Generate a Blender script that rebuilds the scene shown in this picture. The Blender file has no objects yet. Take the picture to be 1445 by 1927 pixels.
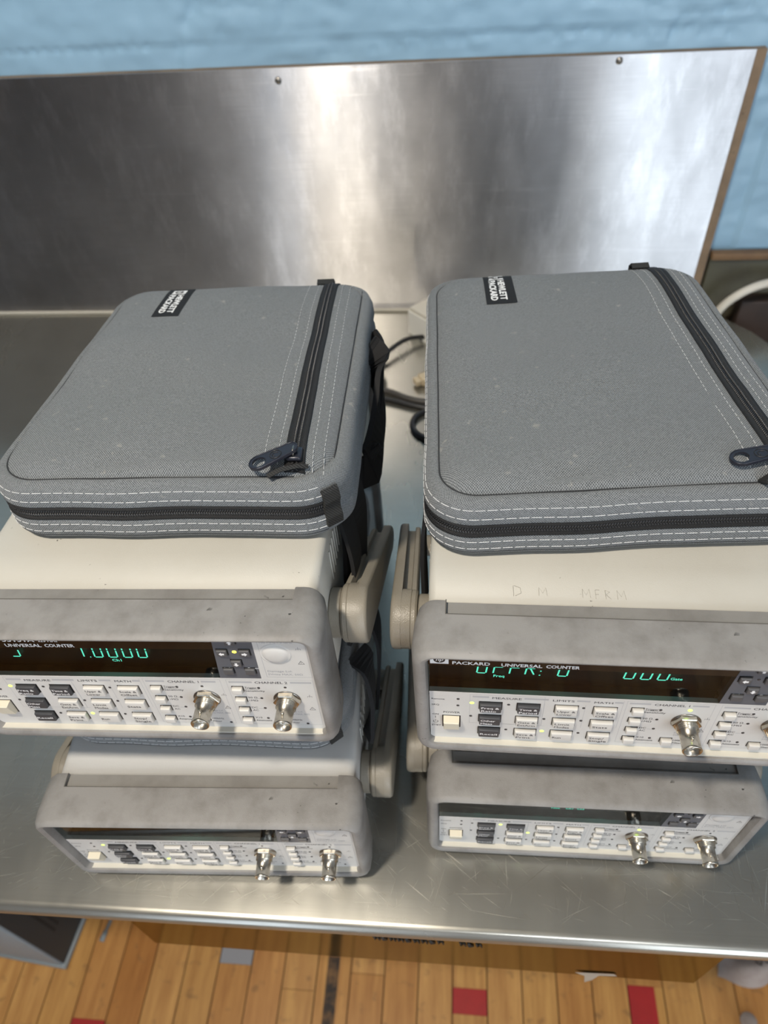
import bpy, bmesh, math, random
from mathutils import Vector, Matrix, noise
random.seed(7)
R_ = math.radians
C = bpy.context.scene.collection
sc = bpy.context.scene
# ---------------------------------------------------------------- camera, world, light, exposure
TT = 0.88                                   # table top height
cam_d = bpy.data.cameras.new('camera'); cam = bpy.data.objects.new('camera', cam_d); C.objects.link(cam)
Rw = Matrix(((0.99554, 0.0759, -0.05605), (-0.01776, 0.73416, 0.67875), (0.09267, -0.67472, 0.73223)))
M = Rw.transposed().to_4x4(); M.translation = (0, 0, 1.47)
cam.matrix_world = M
cam_d.sensor_fit = 'VERTICAL'; cam_d.sensor_height = 24.0; cam_d.sensor_width = 18.0
cam_d.lens = 1369.96/1927*24
cam_d.clip_start = 0.02; cam_d.clip_end = 50
cam_d.dof.use_dof = True; cam_d.dof.focus_distance = 0.415; cam_d.dof.aperture_fstop = 5.6
sc.camera = cam
sc.view_settings.view_transform = 'Standard'; sc.view_settings.look = 'None'
sc.view_settings.exposure = -0.2; sc.view_settings.gamma = 1.0
sc.view_settings.use_curve_mapping = False
sc.cycles.use_denoising = True
w = bpy.data.worlds.new('world'); sc.world = w; w.use_nodes = True
w.node_tree.nodes['Background'].inputs[0].default_value = (0.55, 0.68, 0.9, 1)
w.node_tree.nodes['Background'].inputs[1].default_value = 0.30

def area(name, loc, target, sx, sy, power, col, shape='RECTANGLE'):
    l = bpy.data.lights.new(name, 'AREA'); l.shape = shape; l.size = sx; l.size_y = sy
    l.energy = power; l.color = col
    o = bpy.data.objects.new(name, l); C.objects.link(o); o.location = loc
    o.rotation_euler = (Vector(target)-Vector(loc)).to_track_quat('-Z', 'Y').to_euler()
    return o
KEY = area('lamp_light', (-0.38, -0.20, 2.42), (-0.1, 0.3, 0.9), 0.11, 0.11, 24.0, (1.0, 0.90, 0.76), 'DISK')
ROOM_FILL = area('room_fill_light', (0.5, -1.35, 2.84), (0.5, -2.1, 0.6), 0.5, 0.5, 15.0, (0.92, 0.96, 1.0), 'DISK')  # added fill lamp out of view, brightens the wall mirrored in the steel
WIN_EMIT = 7.0
CEIL_LAMP = 10.0

# ---------------------------------------------------------------- materials
def newmat(name):
    m = bpy.data.materials.new(name); m.use_nodes = True
    return m, m.node_tree, m.node_tree.nodes['Principled BSDF']
def N(nt, t, **kw):
    n = nt.nodes.new(t)
    for k, v in kw.items():
        if k.startswith('i_'): n.inputs[int(k[2:])].default_value = v
        else: setattr(n, k, v)
    return n
def ramp(nt, src, a, b, ca=(0, 0, 0, 1), cb=(1, 1, 1, 1)):
    r = N(nt, 'ShaderNodeValToRGB'); r.color_ramp.elements[0].position = a; r.color_ramp.elements[1].position = b
    r.color_ramp.elements[0].color = ca; r.color_ramp.elements[1].color = cb
    nt.links.new(src, r.inputs[0]); return r.outputs[0]
def mixc(nt, fac, a, b, mode='MIX'):
    m = N(nt, 'ShaderNodeMix', data_type='RGBA', blend_type=mode)
    if isinstance(fac, (int, float)): m.inputs[0].default_value = fac
    else: nt.links.new(fac, m.inputs[0])
    for s, v in ((6, a), (7, b)):
        if isinstance(v, tuple): m.inputs[s].default_value = v
        else: nt.links.new(v, m.inputs[s])
    return m.outputs[2]
def c4(c): return (c[0], c[1], c[2], 1)
def tex(nt, scale, detail=3, coord='Object', vec=(1, 1, 1), rough=.5, rot=(0, 0, 0)):
    tc = N(nt, 'ShaderNodeTexCoord'); mp = N(nt, 'ShaderNodeMapping'); mp.inputs['Scale'].default_value = vec
    mp.inputs['Rotation'].default_value = rot
    nt.links.new(tc.outputs[coord], mp.inputs[0])
    n = N(nt, 'ShaderNodeTexNoise'); n.inputs['Scale'].default_value = scale; n.inputs['Detail'].default_value = detail
    n.inputs['Roughness'].default_value = rough
    nt.links.new(mp.outputs[0], n.inputs['Vector']); return n.outputs[0]
def bump(nt, p, h, strength, dist):
    b = N(nt, 'ShaderNodeBump'); b.inputs['Strength'].default_value = strength; b.inputs['Distance'].default_value = dist
    nt.links.new(h, b.inputs['Height']); nt.links.new(b.outputs[0], p.inputs['Normal']); return b
def flat(name, col, rough=.5, metal=0, emit=None, es=1, spec=None):
    m, nt, p = newmat(name)
    p.inputs['Base Color'].default_value = c4(col); p.inputs['Roughness'].default_value = rough; p.inputs['Metallic'].default_value = metal
    if emit: p.inputs['Emission Color'].default_value = c4(emit); p.inputs['Emission Strength'].default_value = es
    if spec is not None: p.inputs['Specular IOR Level'].default_value = spec
    return m
def smudged(name, col, dirt, rough=.5, amt=.5, grain=.0004, specks=True, sc_=30, bs=.25):
    m, nt, p = newmat(name)
    a = ramp(nt, tex(nt, sc_, 6, rough=.65), .42, .68)
    mul = N(nt, 'ShaderNodeMath', operation='MULTIPLY'); mul.inputs[1].default_value = amt; nt.links.new(a, mul.inputs[0])
    c = mixc(nt, mul.outputs[0], c4(col), c4(dirt))
    if specks:
        s = ramp(nt, tex(nt, 260, 2, vec=(1, 1, 1)), .69, .72)
        big = ramp(nt, tex(nt, 24, 2), .54, .62)
        mm = N(nt, 'ShaderNodeMath', operation='MULTIPLY'); nt.links.new(s, mm.inputs[0]); nt.links.new(big, mm.inputs[1])
        c = mixc(nt, mm.outputs[0], c, (dirt[0]*.25, dirt[1]*.25, dirt[2]*.25, 1))
    nt.links.new(c, p.inputs['Base Color']); p.inputs['Roughness'].default_value = rough
    bump(nt, p, tex(nt, 1500, 2), bs, grain)
    return m
def steel(name, col, rough, aniso, uvrot=0.0, vertical=False, scratch=1.0):
    m, nt, p = newmat(name)
    p.inputs['Metallic'].default_value = 1
    # cloudy polishing marks + fine brush grain
    cl = tex(nt, 5, 5, 'UV', (1, 1, 1), .6)
    cl2 = tex(nt, 9, 4, 'UV', (1.0, .35, 1), .6, (0, 0, .8))
    g = tex(nt, 60, 2, 'UV', (.25, 14, 1))
    g2 = tex(nt, 60, 2, 'UV', (14, .25, 1))
    base = mixc(nt, ramp(nt, cl, .36, .66), c4([x*(.70 if aniso else .86) for x in col]), c4([min(1, x*1.08) for x in col]))
    if aniso: base = mixc(nt, ramp(nt, tex(nt, 16, 6, 'UV', (1.6, .5, 1), .7, (0, 0, -.7)), .5, .72), base, c4([min(1, x*1.2) for x in col]))
    base = mixc(nt, ramp(nt, g, .35, .75), base, mixc(nt, .5, base, c4([x*.80 for x in col])))
    rr = ramp(nt, cl2, .35, .68, (rough*.82,)*3+(1,), (rough*1.28,)*3+(1,))
    # scratches in several directions
    tot = None
    for k, (rot, s, lo) in enumerate(((.55, 5, .70), (-.5, 6, .71), (1.3, 4, .715), (.9, 9, .70), (-1.1, 8, .72), (.2, 7, .72))):
        t = tex(nt, s, 1, 'UV', (.9, 26, 1), .5, (0, 0, rot))
        r = ramp(nt, t, lo, lo+.012)
        br = ramp(nt, tex(nt, 14+k, 2, 'UV', (1, 1, 1)), .5, .56)
        mm = N(nt, 'ShaderNodeMath', operation='MULTIPLY'); nt.links.new(r, mm.inputs[0]); nt.links.new(br, mm.inputs[1])
        if tot is None: tot = mm.outputs[0]
        else:
            a = N(nt, 'ShaderNodeMath', operation='MAXIMUM'); nt.links.new(tot, a.inputs[0]); nt.links.new(mm.outputs[0], a.inputs[1]); tot = a.outputs[0]
    sm = N(nt, 'ShaderNodeMath', operation='MULTIPLY'); sm.inputs[1].default_value = scratch; nt.links.new(tot, sm.inputs[0])
    base = mixc(nt, sm.outputs[0], base, c4([min(1, x*1.25+.08) for x in col]))
    nt.links.new(base, p.inputs['Base Color'])
    rs = mixc(nt, sm.outputs[0], rr, (.62, .62, .62, 1)); nt.links.new(rs, p.inputs['Roughness'])
    if aniso:
        p.inputs['Anisotropic'].default_value = aniso
        tg = N(nt, 'ShaderNodeTangent', direction_type='UV_MAP'); tg.uv_map = 'UVMap'
        nt.links.new(tg.outputs[0], p.inputs['Tangent']); p.inputs['Anisotropic Rotation'].default_value = uvrot
    return m
def fabric():
    m, nt, p = newmat('grey_pack_cloth')
    uv = N(nt, 'ShaderNodeUVMap'); sp = N(nt, 'ShaderNodeSeparateXYZ'); nt.links.new(uv.outputs[0], sp.inputs[0])
    def sn(out, k, ph=0):
        a = N(nt, 'ShaderNodeMath', operation='MULTIPLY_ADD'); a.inputs[1].default_value = k; a.inputs[2].default_value = ph
        nt.links.new(out, a.inputs[0]); b = N(nt, 'ShaderNodeMath', operation='SINE'); nt.links.new(a.outputs[0], b.inputs[0]); return b.outputs[0]
    k = 2*math.pi/.00135
    a = sn(sp.outputs[0], k); b = sn(sp.outputs[1], k)
    pr = N(nt, 'ShaderNodeMath', operation='MULTIPLY'); nt.links.new(a, pr.inputs[0]); nt.links.new(b, pr.inputs[1])
    h = N(nt, 'ShaderNodeMath', operation='MULTIPLY_ADD'); h.inputs[1].default_value = .5; h.inputs[2].default_value = .5; nt.links.new(pr.outputs[0], h.inputs[0])
    jit = N(nt, 'ShaderNodeMath', operation='MULTIPLY_ADD'); nt.links.new(tex(nt, 900, 2), jit.inputs[0]); jit.inputs[1].default_value = .7; nt.links.new(h.outputs[0], jit.inputs[2])
    wv = ramp(nt, jit.outputs[0], .60, 1.12, (.045, .052, .058, 1), (.262, .278, .290, 1))
    cl = tex(nt, 12, 4); lint = ramp(nt, tex(nt, 120, 4, vec=(1, 1, 1)), .66, .74)
    c = mixc(nt, ramp(nt, cl, .3, .7), wv, mixc(nt, .32, wv, (.14, .155, .165, 1)))
    c = mixc(nt, mixc(nt, .35, (0, 0, 0, 1), lint), c, (.45, .43, .38, 1))
    nt.links.new(c, p.inputs['Base Color']); p.inputs['Roughness'].default_value = .85
    p.inputs['Sheen Weight'].default_value = .12
    bump(nt, p, h.outputs[0], .55, .0006)
    return m
def webbing(name, col, pitch=.0022):
    m, nt, p = newmat(name)
    tc = N(nt, 'ShaderNodeTexCoord')
    v = N(nt, 'ShaderNodeTexWave', wave_type='BANDS', bands_direction='DIAGONAL'); v.inputs['Scale'].default_value = .62/pitch
    v.inputs['Distortion'].default_value = 1.0
    nt.links.new(tc.outputs['Object'], v.inputs[0])
    c = ramp(nt, v.outputs[1], .2, .9, c4([x*.6 for x in col]), c4([x*1.7 for x in col]))
    nt.links.new(c, p.inputs['Base Color']); p.inputs['Roughness'].default_value = .7
    bump(nt, p, v.outputs[1], .6, .0006); return m
def wood_floor():
    m, nt, p = newmat('maple_boards')
    at = N(nt, 'ShaderNodeVertexColor', layer_name='tint')
    g = tex(nt, 12, 5, vec=(6, .5, 1), rough=.65)
    base = mixc(nt, ramp(nt, g, .3, .75), (.44, .20, .055, 1), (.70, .38, .12, 1))
    c = mixc(nt, 1.0, base, at.outputs[0], 'MULTIPLY')
    sp = ramp(nt, tex(nt, 45, 5), .60, .72)
    c = mixc(nt, mixc(nt, .6, (0, 0, 0, 1), sp), c, (.22, .11, .04, 1))
    nt.links.new(c, p.inputs['Base Color']); p.inputs['Roughness'].default_value = .42
    bump(nt, p, g, .2, .0005); return m
def wall_paint(name='blue_gloss_paint', col=(.30, .49, .66)):
    m, nt, p = newmat(name)
    c = mixc(nt, ramp(nt, tex(nt, 5, 4), .3, .75), c4([x*.93 for x in col]), c4(col))
    nt.links.new(c, p.inputs['Base Color']); p.inputs['Roughness'].default_value = .45
    bump(nt, p, tex(nt, 55, 5), .25, .003); return m
def glass_mat():
    m, nt, p = newmat('smoked_display_glass')
    nt.nodes.remove(p)
    out = nt.nodes['Material Output']
    tr = N(nt, 'ShaderNodeBsdfTransparent'); tr.inputs[0].default_value = (.62, .68, .66, 1)
    gl = N(nt, 'ShaderNodeBsdfGlossy'); gl.inputs['Roughness'].default_value = .03
    fr = N(nt, 'ShaderNodeFresnel'); fr.inputs[0].default_value = 1.36
    mx = N(nt, 'ShaderNodeMixShader')
    nt.links.new(fr.outputs[0], mx.inputs[0]); nt.links.new(tr.outputs[0], mx.inputs[1]); nt.links.new(gl.outputs[0], mx.inputs[2]); nt.links.new(mx.outputs[0], out.inputs[0])
    return m

MT = dict(
    bezel=smudged('grey_rubber_bumper', (.275, .268, .26), (.16, .15, .14), .55, .8),
    case=smudged('beige_painted_metal', (.53, .52, .475), (.45, .435, .385), .5, .45, .0003, True, 9),
    case_grey=smudged('grey_painted_metal', (.50, .50, .49), (.42, .42, .41), .5, .4, .0003, False, 9),
    hub=smudged('taupe_textured_plastic', (.26, .235, .19), (.20, .18, .145), .36, .5, .0004, False, 25, .5),
    panel=smudged('light_panel_plastic', (.60, .59, .57), (.50, .49, .46), .45, .25, .0002, False, 40),
    lip=smudged('ivory_panel_edge', (.62, .595, .52), (.5, .48, .42), .5, .3, .0002, False),
    darkpad=flat('charcoal_keypad_print', (.095, .10, .115), .5),
    darkkey=flat('charcoal_key_plastic', (.050, .052, .058), .45),
    midkey=flat('grey_key_plastic', (.085, .085, .09), .45),
    lightkey=flat('ivory_key_plastic', (.64, .625, .59), .42),
    powerkey=flat('cream_key_plastic', (.70, .65, .52), .4),
    ink=flat('dark_grey_ink', (.06, .06, .065), .6),
    inkfaint=flat('pale_grey_ink', (.33, .34, .36), .6),
    inkline=flat('light_grey_ink', (.42, .42, .43), .6),
    inkwhite=flat('white_ink', (.80, .80, .80), .6),
    black=flat('black_cavity_plastic', (.003, .003, .0035), .5), cavfloor=flat('glossy_black_sill', (.003, .003, .0035), .03),
    glassband=flat('black_mask_glass', (.005, .005, .006), .06),
    glass=glass_mat(),
    vfd=flat('green_vacuum_digits', (.02, .3, .22), .5, emit=(.16, 1.0, .72), es=1.5),
    led_on=flat('lit_green_light', (.4, .6, .1), .4, emit=(.62, 1.0, .12), es=2.6),
    led_amber=flat('lit_amber_light', (.6, .6, .1), .4, emit=(1, .9, .08), es=2.2),
    led_off=flat('unlit_light', (.035, .03, .03), .3),
    nickel=flat('nickel_plate', (.60, .56, .48), .27, 1),
    nickel_dark=flat('worn_nickel', (.30, .28, .25), .35, 1),
    rubber=flat('black_rubber', (.02, .02, .022), .6),
    cloth=fabric(),
    zip=webbing('black_zip_tape', (.010, .010, .011), .0012),
    coil=flat('black_zip_coil', (.022, .022, .024), .38),
    web=webbing('black_webbing', (.018, .018, .017)),
    blackcloth=flat('black_strap_cloth', (.006, .006, .007), .8),
    thread=flat('white_thread', (.62, .63, .64), .8),
    pull=flat('black_enamel_metal', (.028, .030, .042), .28, .3),
    seam=flat('dark_seam_thread', (.03, .033, .037), .9),
    tag=flat('black_label_cloth', (.008, .008, .009), .8),
    tagink=flat('white_label_ink', (.78, .79, .80), .7),
    bluetape=flat('blue_masking_tape', (.012, .05, .42), .6),
    plate=steel('brushed_backsplash_steel', (.62, .62, .64), .35, 1.0, 0.25, scratch=.10),
    top=steel('scratched_worktop_steel', (.44, .43, .385), .25, .0, 0.0, scratch=.0),
    drawer=steel('polished_drawer_steel', (.30, .27, .21), .10, 0, scratch=.04),
    ply=smudged('plywood_edge', (.24, .17, .11), (.14, .10, .065), .7, .7),
    olive=smudged('olive_painted_board', (.062, .060, .038), (.02, .014, .010), .5, .9, .0005, False, 8),
    brown=smudged('brown_wood', (.20, .12, .06), (.12, .07, .04), .6, .6),
    darkbrown=smudged('dark_brown_wood', (.030, .018, .014), (.015, .010, .008), .55, .7),
    floor=wood_floor(), floorgap=flat('dark_floor_gap', (.018, .010, .006), .9),
    red=smudged('red_floor_paint', (.42, .018, .018), (.30, .015, .015), .45, .5, .0003, False),
    greypaint=flat('grey_floor_paint', (.30, .30, .32), .5),
    stain=smudged('dark_stained_board', (.03, .02, .015), (.30, .15, .05), .6, .8, .0003, False, 40),
    wall=wall_paint(), white=flat('white_plaster', (.36, .37, .38), .7),
    pwhite=flat('white_plastic', (.84, .84, .80), .4), hose=smudged('white_cable_jacket', (.66, .63, .56), (.5, .47, .42), .5, .4, .0003, False),
    slate=flat('slate_painted_metal', (.24, .31, .36), .45), slateshade=flat('shaded_vented_metal', (.022, .036, .046), .5), slaterim=flat('pale_trim_metal', (.22, .25, .26), .4),
    cable=flat('black_cable', (.015, .015, .016), .35), cablegrey=flat('grey_cable', (.06, .055, .05), .5),
    rag=smudged('greyish_pink_cloth', (.42, .36, .33), (.28, .22, .2), .9, .6, .0006, False),
    tapec=flat('torn_clear_tape', (.42, .40, .35), .35), mark=flat('black_marker_ink', (.012, .010, .008), .5),
    ivory=flat('ivory_plastic', (.62, .52, .36), .45),
)
def emis(name, col, s):
    m = flat(name, (0, 0, 0), .5, emit=col, es=s); return m
MT['scr_light'] = flat('bright_scratch', (.62, .61, .55), .42, 1)
MT['scr_dark'] = flat('dark_scratch', (.20, .19, .16), .5, 1)
MT['drawer'].node_tree.nodes['Principled BSDF'].inputs['Specular Tint'].default_value = (.78, .70, .50, 1)
MT['top'].node_tree.nodes['Principled BSDF'].inputs['Metallic'].default_value = .82
MT['win'] = emis('bright_window_daylight', (.82, .91, 1.0), WIN_EMIT)
MT['win_dim'] = emis('hazy_window_daylight', (.74, .85, 1.0), WIN_EMIT*.55)
MT['lamp'] = emis('lit_ceiling_lamp', (1.0, .82, .58), CEIL_LAMP)

# ---------------------------------------------------------------- mesh helpers
class MB:
    def __init__(s): s.v = []; s.f = []; s.m = []; s.sm = []; s.uv = {}; s.mats = []
    def mi(s, m):
        if m not in s.mats: s.mats.append(m)
        return s.mats.index(m)
    def add(s, vs, fs, m, smooth=False, xf=None, uvs=None):
        o = len(s.v); k = s.mi(m)
        s.v += [tuple(xf @ Vector(v)) if xf else tuple(v) for v in vs]
        for i, f in enumerate(fs):
            s.f.append([o+j for j in f]); s.m.append(k); s.sm.append(smooth)
            if uvs: s.uv[len(s.f)-1] = uvs[i]
    def box(s, x0, x1, y0, y1, z0, z1, m, r=0, seg=2, xf=None, smooth=None):
        bm = bmesh.new(); bmesh.ops.create_cube(bm, size=1)
        for v in bm.verts: v.co = Vector(((x0+x1)/2+v.co.x*(x1-x0), (y0+y1)/2+v.co.y*(y1-y0), (z0+z1)/2+v.co.z*(z1-z0)))
        if r: bmesh.ops.bevel(bm, geom=bm.edges[:], offset=r, segments=seg, profile=.5, affect='EDGES')
        bm.verts.index_update(); s.addbm(bm, m, bool(r) if smooth is None else smooth, xf)
    def addbm(s, bm, m, smooth=False, xf=None):
        bm.verts.ensure_lookup_table()
        s.add([v.co[:] for v in bm.verts], [[v.index for v in f.verts] for f in bm.faces], m, smooth, xf); bm.free()
    def loft(s, rings, m, cap0=False, cap1=False, smooth=True, closed=True, xf=None, uvs=None):
        n = len(rings[0]); vs = [p for r in rings for p in r]; fs = []; uu = []
        for i in range(len(rings)-1):
            for j in range(n if closed else n-1):
                k = (j+1) % n
                fs.append([i*n+j, i*n+k, (i+1)*n+k, (i+1)*n+j])
                if uvs: uu.append([uvs(i, j), uvs(i, j+1), uvs(i+1, j+1), uvs(i+1, j)])
        if cap0: fs.append(list(range(n))[::-1]); uu.append([(0, 0)]*n)
        if cap1: fs.append([(len(rings)-1)*n+j for j in range(n)]); uu.append([(0, 0)]*n)
        s.add(vs, fs, m, smooth, xf, uu if uvs else None)
    def tube(s, path, r, m, n=8, caps=True, radii=None, xf=None, closed=False):
        P = [Vector(p) for p in path]; rings = []
        up = Vector((0, 0, 1)); prev = None
        L = len(P)
        for i, p in enumerate(P):
            if closed: d = (P[(i+1) % L]-P[(i-1) % L]).normalized()
            else: d = (P[min(i+1, L-1)]-P[max(i-1, 0)]).normalized()
            if prev is None:
                a = d.cross(up);
                if a.length < .05: a = d.cross(Vector((1, 0, 0)))
            else: a = prev - d*prev.dot(d)
            a.normalize(); prev = a; b = d.cross(a)
            rr = radii[i] if radii else r
            rings.append([tuple(p+(a*math.cos(t)+b*math.sin(t))*rr) for t in [2*math.pi*k/n for k in range(n)]])
        if closed: rings.append(rings[0])
        s.loft(rings, m, caps and not closed, caps and not closed, True, True, xf)
    def ribbon(s, path, side, wdt, th, m, xf=None):
        rings = []; P = [Vector(p) for p in path]
        for i, p in enumerate(P):
            d = (P[min(i+1, len(P)-1)]-P[max(i-1, 0)]).normalized()
            sd = Vector(side(i) if callable(side) else side); sd = (sd-d*sd.dot(d)).normalized(); nn = d.cross(sd)
            wv = wdt(i) if callable(wdt) else wdt
            rings.append([tuple(p+sd*a*wv/2+nn*b*th/2) for a, b in ((-1, -1), (1, -1), (1, 1), (-1, 1))])
        s.loft(rings, m, True, True, False, True, xf)
    def lathe(s, prof, m, n=32, xf=None, cap0=True, cap1=True, smooth=True):
        rings = [[(r*math.cos(2*math.pi*k/n), r*math.sin(2*math.pi*k/n), z) for k in range(n)] for r, z in prof]
        s.loft(rings, m, cap0, cap1, smooth, True, xf)
    def prism(s, pts, z0, z1, m, xf=None, smooth=False):
        n = len(pts); vs = [(x, y, z0) for x, y in pts]+[(x, y, z1) for x, y in pts]
        fs = [list(range(n))[::-1], [n+i for i in range(n)]]+[[i, (i+1) % n, n+(i+1) % n, n+i] for i in range(n)]
        s.add(vs, fs, m, smooth, xf)
    def mesh(s, name):
        me = bpy.data.meshes.new(name); me.from_pydata(s.v, [], s.f)
        for m in s.mats: me.materials.append(m)
        me.polygons.foreach_set('material_index', s.m); me.polygons.foreach_set('use_smooth', s.sm)
        if s.uv:
            l = me.uv_layers.new(name='UVMap')
            for i, u in s.uv.items():
                for k, li in enumerate(me.polygons[i].loop_indices): l.data[li].uv = u[k]
        me.update(); return me
    def obj(s, name, parent=None, sharp=None, label=None):
        me = s.mesh(name)
        if sharp: me.set_sharp_from_angle(angle=R_(sharp))
        return put(name, me, parent, label)
def put(name, me, parent=None, label=None):
    o = bpy.data.objects.new(name, me); C.objects.link(o)
    if parent: o.parent = parent
    if label: o['label'] = label
    return o
def thing(name, label, cat, group=None, loc=(0, 0, 0), rot=None, mat=None):
    o = bpy.data.objects.new(name, None); C.objects.link(o); o.empty_display_size = .02
    if mat: o.matrix_world = mat
    else: o.location = loc
    if rot: o.rotation_euler = rot
    o['label'] = label; o['category'] = cat
    if group: o['group'] = group
    return o
def tag(o, label, cat, group=None, kind=None):
    o['label'] = label; o['category'] = cat
    if group: o['group'] = group
    if kind: o['kind'] = kind
    return o
def struct(o, label=None):
    o['kind'] = 'structure'
    if label: o['label'] = label
    return o
def smoothpath(pts, n=8):
    P = [Vector(p) for p in pts]; out = []
    for i in range(len(P)-1):
        p0 = P[max(i-1, 0)]; p1 = P[i]; p2 = P[i+1]; p3 = P[min(i+2, len(P)-1)]
        for k in range(n):
            t = k/n; out.append(.5*((2*p1)+(p2-p0)*t+(2*p0-5*p1+4*p2-p3)*t*t+(3*p1-p0-3*p2+p3)*t**3))
    out.append(P[-1]); return out
def rrect(w, h, r, n=6, cx=0, cy=0):
    pts = []
    for sx, sy, a0 in ((1, 1, 0), (-1, 1, 90), (-1, -1, 180), (1, -1, 270)):
        for k in range(n+1):
            a = R_(a0+90*k/n); pts.append((cx+sx*(w-r)+r*math.cos(a), cy+sy*(h-r)+r*math.sin(a)))
    return pts
_tc = {}
def textgeo(txt, bold=0.0):
    key = txt
    if key not in _tc:
        cu = bpy.data.curves.new('t', 'FONT'); cu.body = txt; cu.size = 1; cu.resolution_u = 2
        o = bpy.data.objects.new('t', cu); C.objects.link(o)
        bpy.context.view_layer.update()
        dg = bpy.context.evaluated_depsgraph_get(); me = bpy.data.meshes.new_from_object(o.evaluated_get(dg))
        vs = [v.co.copy() for v in me.vertices]; fs = [list(p.vertices) for p in me.polygons]
        bpy.data.objects.remove(o); bpy.data.curves.remove(cu); bpy.data.meshes.remove(me)
        xs = [v.x for v in vs] or [0]; _tc[key] = (vs, fs, min(xs), max(xs))
    return _tc[key]
def text(mb, txt, x0, y0, h, m, xf, width=None, align='L', bold=.012, z=0, shear=0):
    """lettering in the xy plane of xf; h = cap height; width = total width"""
    vs, fs, a, b = textgeo(txt, bold); s = h/.73
    sx = (width/(b-a)) if width else s
    wd = (b-a)*sx; off = {'L': 0, 'C': -wd/2, 'R': -wd}[align]
    for q, (dx, dy) in enumerate(((-1, 0), (1, 0), (0, .8), (0, -.8)) if bold else ((0, 0),)):
        mb.add([((v.x-a)*sx+off+x0+shear*v.y*s+dx*bold*s*.9, v.y*s+y0+dy*bold*s*.9, z+q*.006) for v in vs], fs, m, False, xf)
# frames: local instrument coordinates are (u right, y backward, v up); panel frame maps (u, v, out) to (u, -out, v)
PX = Matrix(((1, 0, 0, 0), (0, 0, -1, 0), (0, 1, 0, 0), (0, 0, 0, 1)))
mm = .001
def pmat(scale=mm): return PX @ Matrix.Scale(scale, 4)
PM = pmat()

# ---------------------------------------------------------------- room shell
def plane_obj(name, pts, m, uvscale=1, parent=None):
    mb = MB(); uv = []
    a = Vector(pts[0]); ex = (Vector(pts[1])-a); L = ex.length; ex.normalize()
    nrm = (Vector(pts[1])-a).cross(Vector(pts[-1])-a).normalized(); ey = nrm.cross(ex)
    for p in pts: d = Vector(p)-a; uv.append((d.dot(ex)*uvscale, d.dot(ey)*uvscale))
    mb.add(pts, [list(range(len(pts)))], m, False, None, [uv]); return mb.obj(name, parent)
XL, XR, YB, WY, ZC = -2.6, 2.9, -2.3, .967, 2.9
def build_floor():
    mb = MB(); tint = []
    mb.add([(XL, YB, -.004), (XR, YB, -.004), (XR, WY, -.004), (XL, WY, -.004)], [[0, 1, 2, 3]], MT['floorgap']); tint.append((1, 1, 1))
    P = .0588; x0 = -.102; g = .0010
    k0 = int((XL-x0)/P); k1 = int((XR-x0)/P)
    def board(xa, xb, ya, yb, m=None, t=None):
        mb.add([(xa, ya, -.004), (xb, ya, -.004), (xb, yb, -.004), (xa, yb, -.004), (xa, ya, 0), (xb, ya, 0), (xb, yb, 0), (xa, yb, 0)],
               [[4, 5, 6, 7], [0, 1, 5, 4], [1, 2, 6, 5], [2, 3, 7, 6], [3, 0, 4, 7]], m or MT['floor'])
        t = t or random.choice([(1, 1, 1), (.95, .95, .9), (.88, .80, .70), (.80, .66, .52), (1.08, 1.05, .95), (.92, .84, .78)])
        tint.extend([t]*5)
    for k in range(k0, k1):
        xa, xb = x0+k*P+g, x0+(k+1)*P-g
        cuts = []; y = YB+random.random()*.5
        while y < WY: cuts.append(y); y += random.uniform(.25, .8)
        cuts = [c for c in cuts if not (.10 < c < .36)]
        spec = []
        if k == -3: cuts.append(.231)              # short end joint
        if k == 2: spec = [(.215, .2525, MT['red'])]
        if k == 7: spec = [(.10, .2755, 'half')]
        if k == -9: spec = [(.02, .165, MT['red'])]
        if k == -5: spec = [(.262, .30, MT['greypaint'])]
        if k == -2: spec = [(-.05, .285, 'stain')]
        if k == -1: cuts += [.262]
        pts = sorted([YB, WY]+cuts+[s for a in spec for s in a[:2]])
        for a, b in zip(pts[:-1], pts[1:]):
            if b-a < .002: continue
            m = None
            for s in spec:
                if a >= s[0]-1e-6 and b <= s[1]+1e-6: m = s[2]
            e = .0004
            if m == 'half': board(xa, xa+.043, a+e, b-e, MT['red']); board(xa+.0432, xb, a+e, b-e, None, (1.1, 1.05, .9))
            elif m == 'stain':
                board(xa, xa+.016, a, b, None, (.95, .9, .8)); board(xa+.016, xa+.037, a, b, MT['stain']); board(xa+.037, xb, a, b, None, (.95, .9, .8))
            else: board(xa, xb, a+(0 if spec else e), b-e, m)
    o = mb.obj('floor')
    ca = o.data.color_attributes.new('tint', 'BYTE_COLOR', 'CORNER')
    for p in o.data.polygons:
        for li in p.loop_indices: ca.data[li].color = (*[min(1, c) for c in tint[p.index]], 1)
    struct(o)
build_floor()
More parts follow.
